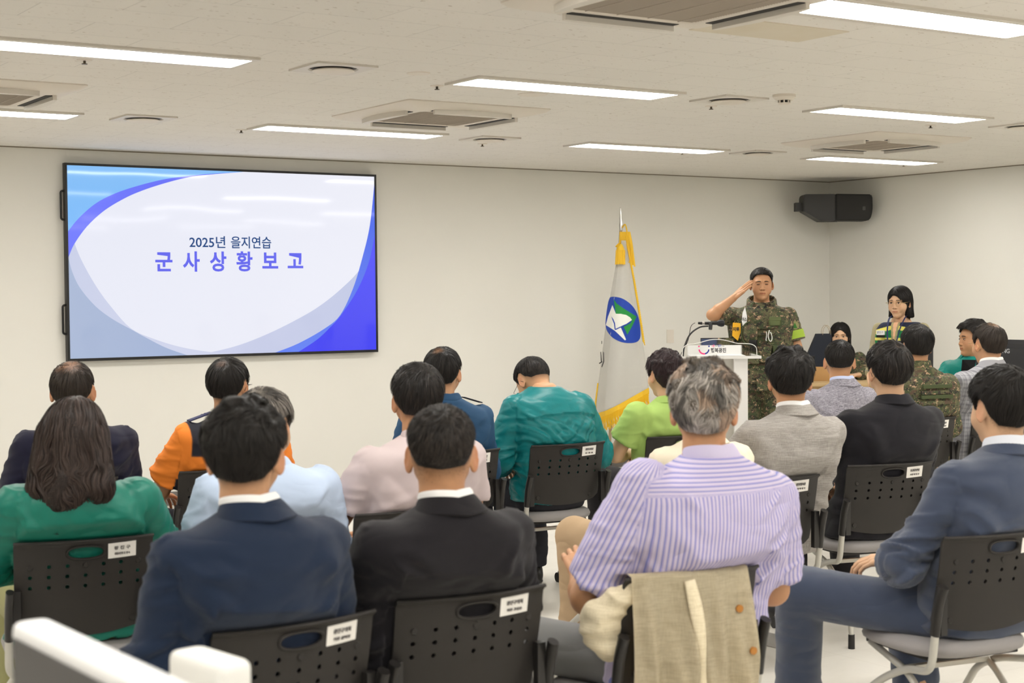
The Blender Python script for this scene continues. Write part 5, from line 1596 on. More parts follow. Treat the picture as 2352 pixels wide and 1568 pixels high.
upper_garment(b, 'windbreaker', TEAL, r, g=.028, folds=1.4, crisp=1.3, seed=121, h=.007, flap=.82, hem=-.10, rs=(.068, .060, .046))
collar(b, 'jacket_collar', TEAL, r, r=.070, h=.060, z0=-.006, open_=30, fall=True, flare=.010); glasses(b, r, WIRE)
trousers(b, DKT, r); shoes(b, BLK, r)
r, b = sit('C5', 5.191, 6.45, 1.248, -6, 'person with short curled dark hair in bright lime green short-sleeved jacket', fem=True, hair=H_C5, near=1, seed=22, w=1.04, tone='c', px=-.02, armr=1.18, hs=.97,
           arms={-1: dict(e=(-.30, .20, .70), w=(-.10, .38, .68), hand=1), 1: dict(e=(.28, .22, .72))})
upper_garment(b, 'jacket', LIME, r, g=.020, sleeve='short', folds=1.2, seed=131, h=.0085, slv_frac=.62, cuff=.004, hem=.02)
collar(b, 'jacket_collar', LIME, r, r=.060, h=.035, z0=-.016, open_=40, flare=.018)
trousers(b, BLKT, r); shoes(b, BLK, r)
r, b = sit('C6', 6.440, 6.42, 1.272, -42, 'person in heather grey knit blazer with pale blue collar and cropped black hair', hair=H_C6, near=1, seed=23, w=1.05, tone='b', px=.12, ear=1.1)
suit(r, b, HEATH, LAV, DKT, seed=141, folds=1.1)
r, b = sit('C7', 7.092, 6.44, 1.349, -28, 'seated soldier in camouflage uniform and armour vest, spiky black hair, back turned', hair=H_C7, near=1, seed=24, w=1.12, tone='b', px=.03)
upper_garment(b, 'uniform_shirt', CAMO, r, g=.018, folds=1.2, seed=151, h=.009)
collar(b, 'uniform_collar', CAMO, r, r=.064, h=.048, z0=-.005, open_=30, fall=False, flare=.006)
def armour(b, r, seed=5, standing=False):
    b2 = b; upper_garment(b2, 'armour_vest', CAMO, r, g=.042, sleeve='none', folds=.4, seed=seed, h=.01, top=.93, hem=-.10 if not standing else -.02)
armour(b, r)
for i, (z, w) in enumerate(((.99, .10), (.955, .11), (.93, .11), (.895, .12))):
    cx, cy = b.axis(z); bm = nbm(); box(bm, cx-w, cx+w, cy-.175, cy-.16, z-.011, z+.011, .004); obj('webbing_strap', bm, OLIVE if i % 2 == 0 else CAMO, r, 40)
trousers(b, CAMO, r); shoes(b, BLK, r); glasses(b, r, WIRE)
r, b = sit('C8', 7.70, 6.42, 1.347, -14, 'person in grey checked jacket with glasses and a large bald crown, at the right', hair=H_C8, hs=1.05, near=1, seed=25, w=1.10, tone='a', px=-.03, ear=1.05, arms={-1: dict(e=(-.30, .22, .74))})
suit(r, b, PLAID, WSH, PLAID, seed=161, folds=1.2); glasses(b, r, GOLDW)
# ---------------------------------------------------------------- beige jacket hung over the chair of the striped-shirt wearer
c = CH['A3']
jk = empty('jacket', c.location, c.rotation_euler[2]); tag(jk, 'crumpled beige linen jacket hanging over the chair back, its two amber buttons showing', 'jacket')
def drape(u, v, side):
    """u across (0..1), v down (0 = seat side of the top edge)"""
    x = -.200+.355*u+.05*v*(u-.2)
    L = v*.66
    if L < .06:
        y = .085-L*1.3+.03*(abs(x)/.21)**2; z = .775+.6*L-.0*L
        z = .80+.014-abs(.06-L)*.25
    else:
        z = .812-(L-.06)*1.0; y = back_y(min(max(x, -.21), .21), .785)-.016-(.81-z)*.04
    k = min(1, max(0, (L-.05)/.25))
    f = math.sin(x*62+1.5*math.sin(z*7))*.5+math.sin(x*121+2+z*9)*.28+math.sin(x*31-z*5)*.6
    y -= k*(.026*f+.020)
    return Vector((x, y, z))
bm = nbm(); nu, nv = 90, 90; G = [[bm.verts.new(drape(i/nu, j/nv*(1-.06*math.sin(i/nu*7)), 0)) for j in range(nv+1)] for i in range(nu+1)]
for i in range(nu):
    for j in range(nv): bm.faces.new((G[i][j], G[i][j+1], G[i+1][j+1], G[i+1][j]))
bmesh.ops.solidify(bm, geom=list(bm.faces), thickness=.004)
bpn = obj('body_panel', fix(bm), BEIGE, jk, 180)
for (x, z) in ((.112, .700), (.128, .590)):
    bm = nbm(); p = drape((x+.20)/.36, (.812-z+.06)/.66, 0); cyl(bm, (p.x, p.y-.008, p.z), .0105, .006, 18, 'y'); obj('button', bm, mat('amber_button', (176, 116, 44), .3), jk, 40)
# turned-back front edge and the sleeve bunched by the left side
bm = nbm(); P = [drape(u, .12+.9*t, 0)+Vector((0, -.012, 0)) for t in np.linspace(0, .93, 30) for u in (.42+.16*t,)]
tube(bm, P, [.007+.002*math.sin(i*.4) for i in range(len(P))], 10, sx=2.4, up=(1, 0, 0)); obj('front_edge', bm, BEIGE, jk, 180)
def slv(P):
    d = cap(P, (-.185, .03, .775), (-.215, .08, .73), .022, .034); d = smin(d, ell(P, (-.232, .112, .672), (.056, .060, .072)), .03)
    d = smin(d, ell(P, (-.212, .112, .615), (.046, .056, .045)), .02)
    return d
V, Q = surf(slv, (-.36, -.05, .44), (-.08, .30, .86), .007); V = relax(V, Q, 2); N = normals(V, Q)
V = V+N*((ridge(V*np.array([9, 9, 22]), 5, .5)-.3)*.014)[:, None]
mesh_np('sleeve', V, Q, BEIGE, jk)

# ---------------------------------------------------------------- lectern
LR = math.radians(146.7)      # its front looks back at the audience
le = empty('lectern', (6.87, 7.98, 0), LR); tag(le, 'white and clear lectern with a smiling logo and Korean lettering on its acrylic front', 'lectern')
# local frame: +y towards the audience, +x to the picture's left
M_lec = mat('white_lectern_metal', (226, 224, 220), .35); M_lgr = mat('silver_grey_panel', (184, 180, 170), .45)
acr = NT('clear_acrylic'); acr.b.inputs['Transmission Weight'].default_value = 1; acr.b.inputs['Roughness'].default_value = .03; acr.b.inputs['IOR'].default_value = 1.15
acr.b.inputs['Base Color'].default_value = (.93, .94, .94, 1)
acr.b.inputs['Alpha'].default_value = .35
bm = nbm(); box(bm, -.27, .27, -.26, .16, 1.112, 1.124, .003); obj('top_board', bm, acr.m, le, 40)
bm = nbm(); box(bm, -.27, .27, .157, .163, 1.110, 1.128); box(bm, -.274, -.268, -.26, .16, 1.110, 1.127); obj('board_edge', bm, M_lec, le)
bm = nbm(); box(bm, .10, .19, -.16, .12, .02, 1.112, .004); obj('side_column', bm, M_lec, le, 40)
bm = nbm(); box(bm, -.19, -.10, -.16, .12, .02, 1.112, .004); obj('side_column', bm, M_lec, le, 40)
bm = nbm(); box(bm, -.10, .10, .06, .075, .02, 1.112); obj('front_panel', bm, M_lgr, le)
bm = nbm(); box(bm, .055, .060, .075, .079, .05, 1.11); obj('panel_trim', bm, M_lec, le)
bm = nbm(); box(bm, -.25, .25, -.24, .18, 0, .02, .004); obj('base_plate', bm, M_lec, le, 40)
bm = nbm()
arc = [(-.245, 1.124), (-.243, 1.17)]+[(-.243+.06*(1-math.cos(a)), 1.17+.038*math.sin(a)) for a in np.linspace(.2, PI/2, 7)]+[(-.12, 1.21)]+[(-.10+.24*t, 1.214+.024*math.sin(PI*t)) for t in np.linspace(0, 1, 14)]+[(.165, 1.21)]+[(.243-.06*(1-math.cos(a)), 1.17+.038*math.sin(a)) for a in np.linspace(PI/2, .2, 7)]+[(.243, 1.17), (.245, 1.124)]
prism_y(bm, arc, .150, .155); fix(bm); obj('acrylic_front', bm, acr.m, le)
af = le.children[-1]
bm = nbm(); tube(bm, [(x, .1525, z) for x, z in arc], .0028, 6); obj('lit_edge', bm, M_lec, af, 60)
bm = nbm(); box(bm, -.185, .178, -.135, -.13, 1.124, 1.190); box(bm, -.185, .178, -.135, .05, 1.124, 1.127); obj('document_tray', bm, mat('white_tray', (232, 232, 230), .5), le)
PINK = mat('logo_pink', (232, 60, 130), .5); BLU = mat('logo_blue', (20, 50, 150), .5); INK = mat('logo_black', (36, 34, 34), .5)
def LT(x, z, y=.1575): return Matrix.Translation((x, y, z)) @ Matrix.Rotation(PI, 4, 'Z') @ Matrix.Rotation(PI/2, 4, 'X')
def arcband(bm, cx, cz, r, w, a0, a1, y, n=16):
    v = []
    for k in range(n+1):
        a = math.radians(a0+(a1-a0)*k/n); v.append([bm.verts.new((cx+rr*math.cos(a), y, cz+rr*math.sin(a))) for rr in (r-w, r+w)])
    for p, q in zip(v, v[1:]): bm.faces.new((p[0], p[1], q[1], q[0]))
bm = nbm(); arcband(bm, .097, 1.176, .032, .0045, -5, -100, .1575); cyl(bm, (.130, .1565, 1.193), .0055, .001, 16, 'y'); obj('logo', bm, BLU, af)
bm = nbm(); arcband(bm, .097, 1.176, .032, .0045, -100, -175, .1576); obj('logo', bm, BLU, af)
bm = nbm(); arcband(bm, .097, 1.176, .032, .0047, -78, -175, .1578); cyl(bm, (.064, .1565, 1.193), .0055, .001, 16, 'y'); lg = obj('logo', bm, PINK, af)
# local +x is picture-left, so the pink half goes to +x
for o_ in [q for q in af.children if q.name.startswith('logo')]: o_.scale = (-1, 1, 1); o_.location.x = .194+.006
text_obj('logo_text', '소통', .019, PINK, af, LT(.044, 1.194), .0004, .020)
text_obj('logo_text', '하며', .016, INK, af, LT(.022, 1.194), .0, .018)
text_obj('logo_text', '발전', .019, BLU, af, LT(.0, 1.195), .0004, .020)
text_obj('logo_text', '하는', .016, INK, af, LT(-.022, 1.194), .0, .018)
text_obj('logo_text', '행복광진', .033, INK, af, LT(.008, 1.164), .0010, .100)

# microphone on its gooseneck
mc = empty('microphone', (6.87, 7.98, 0), LR); tag(mc, 'black handheld microphone clipped on a curved gooseneck at the lectern', 'microphone')
bm = nbm(); tube(bm, catmull([(.235, .10, 1.124), (.225, .10, 1.19), (.185, .08, 1.27), (.12, .05, 1.315), (.06, .04, 1.323)], 8), .0055, 8); obj('gooseneck', bm, M_black, mc, 60)
bm = nbm(); tube(bm, catmull([(.145, .02, 1.345), (.175, .04, 1.32), (.20, .09, 1.23), (.245, .11, 1.15), (.255, .115, 1.124)], 8), .0022, 6); obj('cable', bm, M_black, mc, 60)
bm = nbm(); tube(bm, [(.125, .02, 1.343), (.10, .02, 1.342), (-.0, .02, 1.341)], [.008, .010, .0125], 14); tube(bm, [(.045, .035, 1.30), (.043, .03, 1.325), (.042, .02, 1.345)], [.012, .013, .016], 12); obj('handle', bm, M_black, mc, 50)
bm = nbm(); tube(bm, [(.0, .02, 1.341), (-.012, .02, 1.341), (-.03, .02, 1.341), (-.046, .02, 1.341), (-.052, .02, 1.341)], [.0125, .020, .024, .021, .010], 16); obj('grille_head', bm, mat('mic_grille', (44, 44, 48), .4, metal=.6, bump=(900, .5)), mc, 50)
bm = nbm(); tube(bm, [(.098, .02, 1.342), (.082, .02, 1.342)], .0112, 14); obj('ring', bm, M_chrome, mc, 50)

# ---------------------------------------------------------------- flag on its pole
fl = empty('flag', (7.93, 10.50, 0), math.radians(-33.3)); tag(fl, 'white city flag with blue emblem and gold fringe on a leaning pole by the wall', 'flag')
# local x = picture right, z up; the cloth hangs in front of the pole
PX = 279.0/ (12.9/13.02)
def F(px, py, dy=0.0): return ((px-1414)/276.0, dy, 2.262-(py-475)/276.0)
bm = nbm(); tube(bm, [F(1397, 1075, .05), F(1429, 520, .0)], .013, 12); obj('pole', bm, mat('pale_wood_pole', (170, 150, 120), .5), fl, 60)
bm = nbm(); P = [F(1429, 528), F(1429, 515), F(1429, 508), F(1428.5, 500), F(1428.3, 485), F(1428, 474)]; tube(bm, P, [.014, .016, .010, .011, .007, .001], 14); obj('finial', bm, M_chrome, fl, 60)
bm = nbm(); bx = F(1397, 1080, .05); cyl(bm, (bx[0], .05, 0), .17, .03, 32, r2=.15); cyl(bm, (bx[0], .05, .03), .10, .04, 32, r2=.04); cyl(bm, (bx[0], .05, .07), .03, .1, 16); obj('stand', bm, M_black, fl, 40)
Lp = [(560, 1428), (600, 1417), (640, 1410), (690, 1401), (760, 1391), (820, 1384), (880, 1376), (930, 1370), (960, 1371)]
Rp = [(545, 1437), (580, 1444), (640, 1455), (700, 1465), (760, 1474), (820, 1482), (870, 1487), (900, 1492)]
def fedge(T, y): return np.interp(y, [a for a, _ in T], [b_ for _, b_ in T])
def flagpt(u, v):
    y = 552+(v)*((955-552)*(1-u)+(893-552)*u)
    xl, xr = fedge(Lp, y), fedge(Rp, y)
    x = xl+(xr-xl)*u
    w = (xr-xl)/276.0
    dep = -.02+.10*v*(1-math.sin(PI*min(1, u*1.15+.0)))*.9+.018*math.sin(u*9+v*2)*v+.10*v*max(0, .15-u)/.15
    return F(x, y, dep-.05)
nu, nv = 60, 110
vis = [[flagpt(i/nu, j/nv) for j in range(nv+1)] for i in range(nu+1)]
bm = nbm(); G = [[bm.verts.new(p) for p in row] for row in vis]
for i in range(nu):
    for j in range(nv): bm.faces.new((G[i][j], G[i][j+1], G[i+1][j+1], G[i+1][j]))
# left side folds round to the back
B = [[bm.verts.new((vis[0][j][0]+(.004+.05*(j/nv))*k, vis[0][j][1]+(.006+.045*(j/nv))*k, vis[0][j][2])) for j in range(nv+1)] for k in range(1, 5)]
prev = G[0]
for row in B:
    for j in range(nv): bm.faces.new((row[j], row[j+1], prev[j+1], prev[j]))
    prev = row
bmesh.ops.solidify(bm, geom=list(bm.faces), thickness=.002); fc = obj('cloth', fix(bm), mat('white_satin', (238, 236, 230), .5, sheen=.2, fold=.12), fl, 180)
GOLD = mat('gold_fringe', (236, 190, 40), .55, bump=(260, .6)); 
# fringe: band plus hanging threads (one part)
bm = nbm()
for i in range(nu):
    a, b_ = vis[i][nv], vis[i+1][nv]; q = [Vector(a), Vector(b_)]
    v = [bm.verts.new((p.x, p.y-.004, p.z+.006)) for p in q]; v2 = [bm.verts.new((p.x+.004, p.y-.005, p.z-.045)) for p in q]
    bm.faces.new((v[0], v2[0], v2[1], v[1]))
for i in range(0, nu*2):
    t = i/(nu*2); k = min(nu-1, int(t*nu)); p = Vector(vis[k][nv]); L = .115+.012*math.sin(i*3.1)
    tube(bm, [(p.x+(t*nu-k)*.007, p.y-.004, p.z-.035), (p.x+(t*nu-k)*.007+.003*math.sin(i), p.y-.006, p.z-.035-L*.5), (p.x+.012+.004*math.sin(i*2.3), p.y-.004, p.z-.03-L)], .0028, 4)
obj('fringe', bm, GOLD, fl, 60)
bm = nbm()
pr = [Vector(F(fedge(Rp, y)+1.5, y, flagpt(1, (y-552)/341)[1]-.003)) for y in range(560, 790, 5)]
tube(bm, pr, .008, 6)
for i, p in enumerate(pr): tube(bm, [p, p+Vector((.012, -.004, -.03))], .004, 4)
tube(bm, [Vector(vis[0][j])+Vector((-.003, 0, 0)) for j in range(90, 111)], .007, 6)
obj('fringe', bm, GOLD, fl, 60)
bm = nbm()
tube(bm, catmull([F(1432, 522, -.02), F(1438, 515, -.03), F(1442, 535, -.04), F(1436, 552, -.05), F(1424, 562, -.06), F(1416, 566, -.06), F(1424, 558, -.06), F(1432, 556, -.06)], 6), .006, 6)
for i in range(9):
    x = 1424+i*2.6; tube(bm, [F(x+3, 532, -.03), F(x+4+(i-3)*.8, 560, -.045-.004*(i % 2)), F(x+6+(i-3)*1.6, 588+i*3, -.05)], .0075, 5)
obj('cord', bm, GOLD, fl, 60)
bm = nbm(); tube(bm, [F(1427, 560, -.07), F(1426, 568, -.07), F(1426, 575, -.07), F(1425, 606, -.07)], [.010, .030, .034, .036], 16)
for i in range(12):
    a = 2*PI*i/12; q = Vector((math.cos(a)*.034, math.sin(a)*.034, 0)); tube(bm, [Vector(F(1426, 574, -.07))+q, Vector(F(1425, 607, -.07))+q*1.1], .006, 5)
obj('tassel', bm, GOLD, fl, 60)
# emblem laid on the cloth
def onflag(px, py, off=.004):
    u = (px-fedge(Lp, py))/(fedge(Rp, py)-fedge(Lp, py)); v = (py-552)/((955-552)*(1-u)+(893-552)*u)
    p = flagpt(u, v); return (p[0], p[1]-off, p[2])
def patch(name, pts, m, off, par):
    """filled outline laid on the cloth as a fine grid"""
    n = 60; xs = [p[0] for p in pts]; ys = [p[1] for p in pts]
    from mathutils.geometry import delaunay_2d_cdt
    border = []
    for i in range(len(pts)):
        a, b_ = pts[i], pts[(i+1) % len(pts)]; k = max(1, int(math.hypot(b_[0]-a[0], b_[1]-a[1])/3))
        for j in range(k): border.append(Vector((a[0]+(b_[0]-a[0])*j/k, a[1]+(b_[1]-a[1])*j/k)))
    nb = len(border); inner = []
    def inside(x, y):
        c = False; j = len(pts)-1
        for i in range(len(pts)):
            if (pts[i][1] > y) != (pts[j][1] > y) and x < (pts[j][0]-pts[i][0])*(y-pts[i][1])/(pts[j][1]-pts[i][1])+pts[i][0]: c = not c
            j = i
        return c
    for x in np.arange(min(xs)+2, max(xs), 5):
        for y in np.arange(min(ys)+2, max(ys), 5):
            if inside(x, y) and min((Vector((x, y))-q).length for q in border) > 2: inner.append(Vector((x, y)))
    vo, eo, fo, *_ = delaunay_2d_cdt(border+inner, [(i, (i+1) % nb) for i in range(nb)], [], 1, 1e-4)
    V = [onflag(p[0], p[1], off) for p in vo]
    bm = nbm(); vs = [bm.verts.new(p) for p in V]
    for f in fo:
        try: ff = bm.faces.new([vs[i] for i in f])
        except ValueError: continue
        ff.normal_update()
        if ff.normal.y > 0: ff.normal_flip()
    o = obj(name, bm, m, par, 180); return o
def E_(cx, cy): return (1320+cx/2.704, 440+cy/2.704)   # positions measured on the photographed emblem
blob = [(222, 656), (240, 651), (290, 660), (340, 690), (375, 728), (398, 780), (408, 840), (411, 895), (400, 925), (375, 938), (330, 940), (280, 930), (235, 905), (208, 872), (197, 840), (196, 800), (203, 740), (212, 685)]
cm = [(p.x, p.y) for p in catmull([(a, b_, 0) for a, b_ in blob+blob[:1]], 4)][:-1]
EB = patch('emblem', [E_(*p) for p in cm], mat('emblem_blue', (12, 62, 170), .5), .003, fc)
patch('emblem_green', [E_(*p) for p in [(244, 668), (262, 694), (300, 722), (388, 776), (362, 830), (326, 888), (318, 868), (303, 838), (350, 815), (358, 796), (335, 776), (300, 762), (268, 757), (256, 758)]], mat('emblem_green', (24, 140, 60), .5), .005, EB)
patch('emblem_white', [E_(*p) for p in [(236, 703), (246, 730), (256, 757), (285, 757), (320, 765), (345, 780), (357, 797), (300, 833), (285, 842), (318, 918), (310, 922), (248, 862), (197, 828), (210, 775)]], mat('emblem_white', (238, 238, 232), .5), .007, EB)
patch('emblem_line', [E_(*p) for p in [(228, 772), (240, 790), (250, 815), (254, 856), (248, 856), (244, 820), (234, 792)]], mat('emblem_blue', (12, 62, 170), .5), .009, EB)
patch('emblem_line', [E_(*p) for p in [(250, 852), (300, 828), (350, 809), (352, 814), (302, 834), (252, 858)]], mat('emblem_blue', (12, 62, 170), .5), .009, EB)
for q in ([(164, 998), (168, 996), (172, 1060), (166, 1056)], [(180, 994), (184, 1000), (185, 1058), (173, 1094), (170, 1088), (180, 1056)], [(155, 1068), (172, 1054), (176, 1060), (158, 1074)], [(171, 930), (175, 926), (175, 945), (171, 948)]):
    patch('lettering', [E_(*p) for p in q], INK, .004, fc)

# ---------------------------------------------------------------- people at the front
def stand(loc, rz, ztop, yaw, label, **o):
    hair = o['hair']; o.update(loc=loc, rz=math.radians(rz), label=label)
    o['head'] = (o.get('hx', 0), o.get('hy', .0), ztop-(.116+hair['tt']*.9)*o.get('hs', 1.0)); o['yaw'] = yaw
    return person(o)
r, b = stand((7.72, 8.47, 0), 138, 1.722, 4, 'person in camouflage uniform and armour vest saluting behind the lectern', hair=H_E1, near=1, face=1, squint=.75, seed=41, w=1.06, tone='b', zb=.85, py=-.01, bow=.0, jaw=1.06, hs=.965, neckoff=(0, -.035, -.132),
    arms={1: dict(e=(.350, .17, 1.385), w=(.200, .130, 1.505), fd=(-.112, -.025, .098), up=(.35, .55, .75), curl=.04, thumb=-1, hand=1, spread=.0), -1: dict(e=(-.245, -.01, 1.15), w=(-.23, .08, .93), fd=(0, .2, -1))},
    legr=(.092, .078, .062), legs={1: dict(k=(.098, .0, .48), a=(.11, -.03, .10)), -1: dict(k=(-.098, .0, .48), a=(-.11, -.03, .10))}, group='people at the front')
upper_garment(b, 'uniform_shirt', CAMO, r, g=.020, sleeve='short', folds=1.2, seed=171, h=.008, seated=False, slv_frac=.80, cuff=.008, hem=.02, rs=(.056, .050, .042))
upper_garment(b, 'armour_vest', CAMO, r, g=.046, sleeve='none', folds=.5, seed=172, h=.0085, top=.955, hem=-.06, seated=False)
collar(b, 'vest_collar', CAMO, r, r=.084, h=.075, z0=-.020, open_=34, fall=True, flare=.012, th=.010, drop=.06)
collar(b, 'uniform_collar', CAMO, r, r=.064, h=.05, z0=-.02, open_=18, fall=True, flare=.01, drop=.05)
bm = nbm(); collarv = [(-.03, .06, 1.44), (.0, .082, 1.405), (.03, .06, 1.44)]; tube(bm, collarv, .012, 8); obj('undershirt', bm, mat('black_undershirt', (24, 24, 26), .8), r, 60)
def pouch(name, x, z, w, h, d, m=CAMO, y=None, rot=0, par=None, bev=.012):
    bm = nbm(); box(bm, -w/2, w/2, 0, d, -h/2, h/2, bev, 3); box(bm, -w/2-.003, w/2+.003, d*.25, d+.004, h*.12, h/2+.004, .004, 2)
    yy = .15 if y is None else y
    return obj(name, bm, m, par or r, 40, (x, yy, z), (0, 0, rot))
pouch('pouch', .075, 1.20, .085, .10, .03, y=.150, rot=-.25); pouch('pouch', -.02, 1.10, .08, .11, .035, y=.160); pouch('pouch', -.10, 1.09, .06, .14, .03, OLIVE, y=.145, rot=.3); pouch('pouch', .06, 1.08, .09, .09, .04, y=.155, rot=-.2)
pouch('patch', -.09, 1.335, .085, .06, .006, y=.142, rot=.35, m=mat('camo_patch', (96, 106, 66), .8)); pouch('radio', .055, 1.165, .05, .075, .035, M_black, y=.185, rot=-.3)
pouch('holster', -.0, .90, .075, .12, .03, y=.150)
for z in (1.30, 1.255): 
    bm = nbm(); tube(bm, [(-.15, .10, z), (-.08, .152, z-.004), (.0, .166, z-.008), (.09, .150, z-.010), (.15, .10, z-.008)], .010, 6, sx=.35, up=(0, 1, 0)); obj('webbing_strap', bm, CAMO, r, 60)
bm = nbm(); tube(bm, catmull([(-.052, .178, 1.275), (-.044, .180, 1.235), (-.050, .18, 1.205), (-.062, .18, 1.195), (-.070, .18, 1.215), (-.066, .18, 1.245), (-.058, .18, 1.262)], 6), .0035, 6)
tube(bm, catmull([(-.030, .18, 1.265), (-.033, .18, 1.24), (-.028, .18, 1.205), (-.034, .18, 1.2)], 5), .003, 6); obj('carabiner', bm, mat('white_cord', (236, 236, 232), .5), r, 60)
def armband(bm, A, B_, r0, t0, t1, n=28, k=8, bul=0.0):
    ax = unit(np.array(B_)-np.array(A)); L = np.linalg.norm(np.array(B_)-np.array(A)); s_ = unit(np.cross(ax, [0, 1, 0])); f_ = np.cross(ax, s_)
    rings = []
    for j in range(k+1):
        t = t0+(t1-t0)*j/k; c_ = np.array(A)+ax*L*t
        rings.append([bm.verts.new(c_+(s_*math.cos(2*PI*i/n)+f_*math.sin(2*PI*i/n))*(r0+bul*math.sin(j*2.1+i)*.3)) for i in range(n)])
    for a, q in zip(rings, rings[1:]):
        for i in range(n): bm.faces.new((a[i], a[(i+1) % n], q[(i+1) % n], q[i]))
bm = nbm(); armband(bm, b.S[-1], b.E[-1], .0795, .50, .76, bul=.003); bmesh.ops.solidify(bm, geom=list(bm.faces), thickness=-.003); obj('neon_armband', fix(bm), NEON, r, 60)
bm = nbm(); armband(bm, b.S[-1], b.E[-1], .0775, .75, .80); bmesh.ops.solidify(bm, geom=list(bm.faces), thickness=-.003); obj('sleeve_cuff', fix(bm), mat('grey_lining', (120, 112, 98), .8), r, 60)
bm = nbm(); cyl(bm, (b.S[-1][0]-.045, b.S[-1][1]+.076, b.S[-1][2]-.065), .030, .004, 24, 'y'); obj('arm_patch', bm, mat('arm_patch_tan', (150, 146, 100), .8), r, 40, rot=(0, 0, 0))
bm = nbm(); prism_y(bm, [(b.S[-1][0]-.062, b.S[-1][2]-.085), (b.S[-1][0]-.028, b.S[-1][2]-.085), (b.S[-1][0]-.045, b.S[-1][2]-.045)], b.S[-1][1]+.080, b.S[-1][1]+.083); obj('arm_patch', fix(bm), mat('arm_patch_green', (60, 120, 50), .8), r)
# white and yellow lettered sash hanging from the raised arm
bm = nbm(); prism_y(bm, [(.118, 1.44), (.136, 1.40), (.142, 1.34), (.130, 1.28), (.118, 1.255), (.108, 1.30), (.104, 1.37)], .175, .180); sw = obj('sash', fix(bm), WSH, r)
bm = nbm(); prism_y(bm, [(.150, 1.325), (.205, 1.33), (.210, 1.235), (.170, 1.20), (.150, 1.26)], .165, .170); sy = obj('sash', fix(bm), mat('yellow_sash', (240, 180, 30), .6), r)
def FT(x, y, z): return Matrix.Translation((x, y, z)) @ Matrix.Rotation(PI, 4, 'Z') @ Matrix.Rotation(PI/2, 4, 'X')
text_obj('sash_text', '이스', .030, INK, sw, FT(.123, .1815, 1.35), .001, .032); text_obj('sash_text', '지휘', .030, INK, sy, FT(.182, .1715, 1.28), .0012, .045)
pouch('side_pouch', .215, 1.155, .13, .12, .10, y=.06, rot=-.5, bev=.03)
V, Q = surf(lambda P: ell(P, (.085, .165, 1.25), (.055, .050, .080)), (.0, .08, 1.15), (.18, .25, 1.36), .006)
mesh_np('goggle_pouch', V, Q, CAMO, r)
bm = nbm(); tube(bm, [(.085+.058*math.cos(a), .19, 1.25+.083*math.sin(a)) for a in np.linspace(-1.5, 1.7, 14)], .006, 6); obj('pouch_binding', bm, OLIVE, r, 60)
trousers(b, CAMO, r, folds=1.3); shoes(b, BLK, r)

# woman in vest behind the desk
def bob(b, cf):
    def M_(P):
        X, Y, Z = P
        d = ell(P, (0, -.016, .034), (.086, .104, .093)); 
        for k in (-1, 1): d = smin(d, cap(P, (k*.056, -.030, -.01), (k*.064, -.030, -.105), .032, .032), .03)
        d = smin(d, cap(P, (0, -.06, 0), (0, -.06, -.12), .06, .055), .03)
        d = smax(d, (-.108-Z), .008)
        face = smin(ell(P, (.008, .112, -.025), (.074, .078, .100)), ell(P, (.0, .10, -.11), (.074, .095, .10)), .02)
        d = smax(d, -face, .006)
        d = smax(d, -ell(P, (-.092, .010, -.030), (.024, .030, .045)), .008)
        return d
    def flow(q): return np.stack([np.sign(q[:, 0]-.02)*.9*(q[:, 2] > .06)+0*q[:, 0], .15*(q[:, 2] > .06)+0*q[:, 0], -1+0*q[:, 0]], 1)
    return [mass_hair(b, M_, (-.14, -.15, -.18), (.14, .12, .15), .0035, 9000, flow, .10, .0014, dark(.6, 1.5), wave=-.2, tuft=.1)]
r, b = stand((9.02, 8.36, 0), 112, 1.577, -3, 'person with black bob and thin glasses in green, yellow and navy vest behind a monitor', hair=HS(line='bob', ts=.006, tt=.010, n=300, extra=bob, col=(24, 20, 20)), near=1, face=1, fem=True, squint=.1, seed=42, w=.98, tone='c', zb=.72, py=-.01, bow=.0, hs=.98, nod=4, neckoff=(0, -.035, -.104),
    legs={1: dict(k=(.10, .0, .42), a=(.11, -.03, .10)), -1: dict(k=(-.10, .0, .42), a=(-.11, -.03, .10))}, arms={1: dict(e=(.185, .06, 1.02), w=(.13, .26, .92)), -1: dict(e=(-.185, .06, 1.02), w=(-.13, .26, .92))}, group='people at the front')
upper_garment(b, 'shirt', mat('olive_shirt', (160, 150, 116), .8), r, rs=(.046, .040, .034), g=.010, seated=False, folds=.8, seed=181, h=.009, top=.93)
def vestcol(V, region, tz, al, N, gc):
    K = np.array(lin((38, 44, 66))[:3]); Y_ = np.array(lin((232, 222, 110))[:3]); G_ = np.array(lin((34, 128, 76))[:3]); W_ = np.array(lin((160, 150, 110))[:3])
    x = V[:, 0]-b.px; z = V[:, 2]; front = N[:, 1] > -.1
    e = z+.25*np.abs(x)
    zc = b.c7[2]
    col = np.where((e > zc-.060)[:, None], K, np.where((e > zc-.092)[:, None], Y_, G_))
    col = np.where(((z < zc-.160) & (z > zc-.182))[:, None], Y_, col)
    v = front & (np.abs(x) < .034*np.clip((z-(zc-.30))/.28, 0.12, 1)+.004) & (z > zc-.6)
    skin = front & (np.abs(x) < .024*np.clip((z-(zc-.20))/.20, 0, 1)) & (z > zc-.20)
    col = np.where(v[:, None], W_, col); return np.where(skin[:, None], np.array(lin((226, 178, 142))[:3]), col)
upper_garment(b, 'vest', VEST, r, g=.040, sleeve='none', seated=False, folds=.3, seed=182, h=.0042, top=.93, colfn=vestcol)
glasses(b, r, GOLDW)
bm = nbm(); zc = b.c7[2]
for s_ in (-1, 1): tube(bm, catmull([(s_*.055, -.02, zc+.01), (s_*.060, .06, zc-.02), (s_*.048, .125, zc-.10), (s_*.030, .160, zc-.22), (s_*.014, .170, zc-.34)], 6), .007, 6, sx=.3, up=(0, 1, 0))
